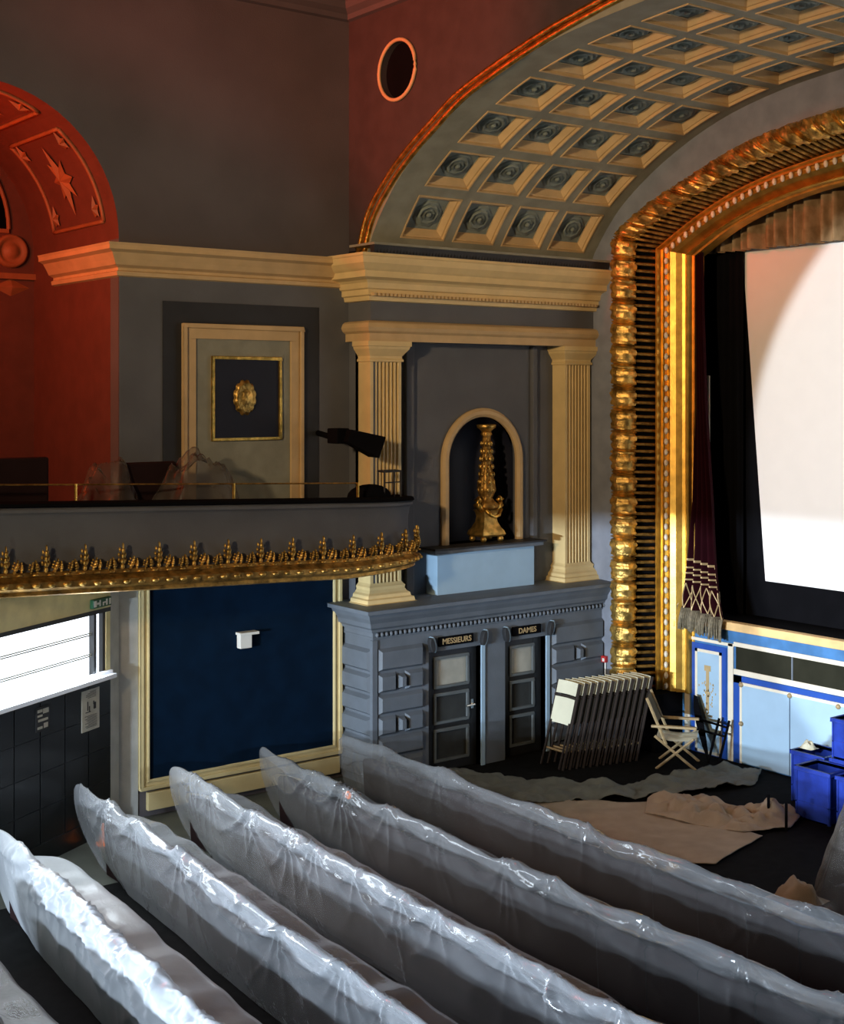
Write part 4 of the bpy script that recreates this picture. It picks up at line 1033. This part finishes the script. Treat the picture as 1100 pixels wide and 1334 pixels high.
# ------------------------------------------------------------------ folded chairs
def bar(b, p, q, w=.035, t=.02, mi=0):
    b.tube([p, q], w / 2, 6, mi)
def folded_chair(label, sm='canvas'):
    # local: faces -X, width along Y, leans to +X
    t = thing('folding_chair', label, 'chair', (0, 0, 0), 0, 'folded canvas chairs stacked by the lavatory doors'); h = 1.45; lean = .42
    L = lambda y, z, o=0: (lean * z / h - o, y, z)
    for y in (-.27, .27):
        b = MB(); bar(b, L(y, 0), L(y, h), .05); b.build('side_rail', 'woodshade', t)
        b = MB(); bar(b, L(y * .86, .02, .06), L(y * .86, .78, .03), .04); b.build('leg', 'woodshade', t)
    for z in (.3,): b = MB(); bar(b, L(-.27, z), L(.27, z), .04); b.build('stretcher', 'wood', t)
    def canvas(z0, z1, m, n=6):
        b = MB(); P = [[L(-.25 + .5 * j / n, z0 + (z1 - z0) * i / 4, .03 - .03 * math.sin(PI * j / n)) for j in range(n + 1)] for i in range(5)]; b.grid(P); return b
    canvas(.74, 1.18, 0).build('seat_canvas', sm, t, smooth=True)
    canvas(1.24, 1.46, 0).build('back_canvas', 'canvas', t, smooth=True)
    b = MB(); bar(b, L(-.27, 1.21, .03), L(.27, 1.21, .03), .035); b.build('crossbar', 'woodshade', t)
    return t
first_c = folded_chair('folded canvas chair at the front of the leaning stack, its cream seat in full view')
first_c.location = (16.5, 17.82, 0)
for k in range(1, 12):
    c = folded_chair('', 'canvasshade') if k == 1 else dup(second_c)
    if k == 1: second_c = c
    c.location = (16.5 + .135 * k, 17.82 - .03 * k, 0); c['label'] = 'folded canvas chair inside the leaning stack, only its pale top edge showing'
    if k == 11: c['label'] = 'folded canvas chair at the far end of the leaning stack beside the gilded frame'
# open director's chair
t = thing('folding_armchair', 'open folding armchair with olive back and cream seat near the stage', 'chair', (18.35, 16.62, 0), math.radians(-52)); t.scale = (1.12, 1.12, 1.1)
for s in (-1, 1):
    b = MB(); bar(b, (-.28, s * .3, .0), (.3, s * .3, .5), .045); b.build('leg', 'wood', t)
    b = MB(); bar(b, (.35, s * .3, .0), (-.3, s * .3, .52), .045); b.build('leg', 'wood', t)
    b = MB(); bar(b, (-.12, s * .32, .4), (-.42, s * .32, 1.12), .05); b.build('back_post', 'wood', t)
    b = MB(); b.box(-.35, .35, s * .32 - .035, s * .32 + .035, .66, .70); b.build('armrest', 'wood', t, bevel=.01)
b = MB().grid([[(-.24 - .17 * i / 4 - .03 * math.sin(PI * j / 6), -.31 + .62 * j / 6, .68 + .4 * i / 4) for j in range(7)] for i in range(5)]); b.build('back_canvas', 'canvasdark', t, smooth=True)
b = MB().grid([[(-.28 + .62 * i / 6, -.3 + .6 * j / 6, .5 - .05 * math.sin(PI * i / 6) + .012 * ((i * j) % 3)) for j in range(7)] for i in range(7)]); b.build('seat_canvas', 'canvas', t, smooth=True)
# dark rolled board leaning on the stage front
t = thing('leaning_board', 'dark curved board leaning on the narrow blue panel', 'board', (19.05, 16.72, 0), world=True)
P = []
for k in range(15):
    f = k / 14; y = 16.92 - .55 * f ** 1.6; z = 1.05 * (1 - f) ** 1.0; w = .03 + .15 * math.sin(PI * min(1, f * .9 + .1)) ** 1
    P.append([(19.22 - .25 * f, y + 0.03, z), (19.18 - .25 * f, y - w, z), (19.16 - .25 * f, y - w, z + .02), (19.2 - .25 * f, y + .03, z + .02)])
MB().grid(P, closev=True).build('board', 'black', t)
b = MB()
for y in (16.35, 16.12): b.tube([(18.9, y, 0), (19.2, y, .75)], .025, 6)
b.tube([(19.05, 16.75, .5), (19.05, 16.1, .5)], .02, 6); b.tube([(19.1, 16.75, .68), (19.1, 16.1, .65)], .02, 6); b.build('frame_bars', 'black', t)

# ------------------------------------------------------------------ blue crates
def crate(label, x, y, z, rz=0, w=.62, d=.55, h=.8):
    t = thing('crate', label, 'crate', (x, y, z), rz, 'stacked blue plastic crates')
    b = MB(); th = .02
    def wall(x0, x1, y0, y1): b.box(x0, x1, y0, y1, .0, h)
    wall(0, th, 0, w); wall(d - th, d, 0, w); wall(0, d, 0, th); wall(0, d, w - th, w); b.box(0, d, 0, w, 0, .02); b.build('shell', 'crate', t)
    b = MB(); r = .025
    for (a, c, e, g) in ((-r, th, -r, w + r), (d - th, d + r, -r, w + r), (-r, d + r, -r, th), (-r, d + r, w - th, w + r)): b.box(a, c, e, g, h - .06, h)
    b.build('rim', 'crate', t, bevel=.006)
    b = MB()
    for yy in (.0, w - .03): b.box(-.012, .0, yy, yy + .03, 0, h - .06); b.box(d, d + .012, yy, yy + .03, 0, h - .06)
    for xx in (.0, d - .03): b.box(xx, xx + .03, -.012, 0, 0, h - .06)
    b.box(-.012, 0, 0, w, .25, .27); b.box(0, d, -.012, 0, .25, .27); b.build('ribs', 'crate', t)
    return t
crate('blue crate standing lowest and closest to the crumpled cloth', 17.6, 12.84, 0, 0)
crate('blue crate behind the low front one, against the pale blue hatch', 18.25, 13.42, 0, 0, w=.62, d=.6, h=.82)
crate('blue crate on the floor at the picture edge beside the front one', 17.62, 12.1, 0, 0)
crate('blue crate carrying the topmost one of the stack', 18.22, 12.6, 0, 0, w=.66, d=.55, h=.86)
crate('topmost blue crate of the stack near the stage front', 18.22, 12.58, .87, 0, w=.66, d=.55, h=.62)
t = thing('folded_cloth', 'dull pink folded cloth lying in the open blue crate', 'cloth', (17.9, 12.3, .7)); MB().box(-.2, .2, -.15, .2, 0, .06).build('fold', 'dust', t, bevel=.02)
MB().box(-.18, .18, -.13, .18, .06, .1).build('upper_fold', 'dust', t, bevel=.02)
t = heap('crumpled_paper', 'crumpled white paper lying on the rim of the rear blue crate', (18.5, 13.9, .83), (.11, .13, .12), 'canvas', n=10, seed=4, cat='paper')
t = heap('wrapped_bundle', 'tall bundle wrapped in grey plastic beside the nearest seat row', (15.3, 10.5, 0), (.7, .75, 1.5), 'plasticdim', seed=8, cat='bundle', spikes=((0, -.2, .5, .1),))
t = heap('brown_cloth', 'small brown cloth bundle at the foot of the wrapped one', (14.75, 11.25, 0), (.28, .3, .25), 'dust', n=18, seed=6, cat='cloth')
for (x, y) in ((17.05, 13.55), (16.9, 13.1)):
    t = MB().tube([(x, y, 0), (x, y, .42)], .022, 8).build('short_post', 'black'); tag(t, 'short black post standing by the crumpled cloth', 'post', 'short black posts by the crates')

# ------------------------------------------------------------------ lights
def area(name, loc, tgt, size, power, col, spread=PI, sy=None):
    l = bpy.data.lights.new(name, 'AREA'); l.energy = power; l.color = col; l.size = size; l.spread = spread
    if sy: l.shape = 'RECTANGLE'; l.size_y = sy
    o = bpy.data.objects.new(name, l); COL.objects.link(o); o.location = loc
    o.rotation_euler = (Vector(tgt) - Vector(loc)).to_track_quat('-Z', 'Y').to_euler(); return o
def spot(name, loc, tgt, ang, power, col, blend=.1, r=.1):
    l = bpy.data.lights.new(name, 'SPOT'); l.energy = power; l.color = col; l.spot_size = math.radians(ang); l.spot_blend = blend; l.shadow_soft_size = r
    o = bpy.data.objects.new(name, l); COL.objects.link(o); o.location = loc
    o.rotation_euler = (Vector(tgt) - Vector(loc)).to_track_quat('-Z', 'Y').to_euler(); return o
def point(name, loc, power, col, r=.2):
    l = bpy.data.lights.new(name, 'POINT'); l.energy = power; l.color = col; l.shadow_soft_size = r
    o = bpy.data.objects.new(name, l); COL.objects.link(o); o.location = loc; return o
area('warm_gallery_lamp', (-5, 7, 9.3), (16, 17, 9.5), 1.0, 380, (1, .70, .40), math.radians(66))
point('red_alcove_lamp', (5.2, 20.1, 9.2), 450, (1, .08, .006), .25)
spot('red_gallery_lamp', (-1, 17.4, 12.6), (13.4, 17.8, 12.4), 29, 7500, (1, .06, .025), .8, .3)
area('foyer_daylight', (-7.5, 10.8, 2.95), (18, 15, 2.3), 3, 8500, (.70, .84, 1.), sy=.22)
area('window_daylight', wp(2.5, .15, 2.85), wp(2.5, 6, .6), 4.5, 240, (.82, .92, 1.), sy=.9)
spot('projector_beam', (-6, 6, 8.5), (20.3, 10.28, 5.18), 25.9, 23000, (.88, .95, 1.), .10, .05)
point('added_wall_fill', (5.2, 16.2, 3.2), 26, (1, .95, .62), .12)  # added fill without a fitting, brightens the ochre window wall

w = bpy.data.worlds.new('world'); SC.world = w; w.use_nodes = True
bg = w.node_tree.nodes['Background']; bg.inputs['Color'].default_value = (.5, .6, .8, 1); bg.inputs['Strength'].default_value = .0
SC.view_settings.view_transform = 'Standard'; SC.view_settings.look = 'None'; SC.view_settings.gamma = 1; SC.view_settings.exposure = 0
SC.view_settings.use_curve_mapping = False
for o in bpy.data.objects:
    if '_abs' in o: del o['_abs']
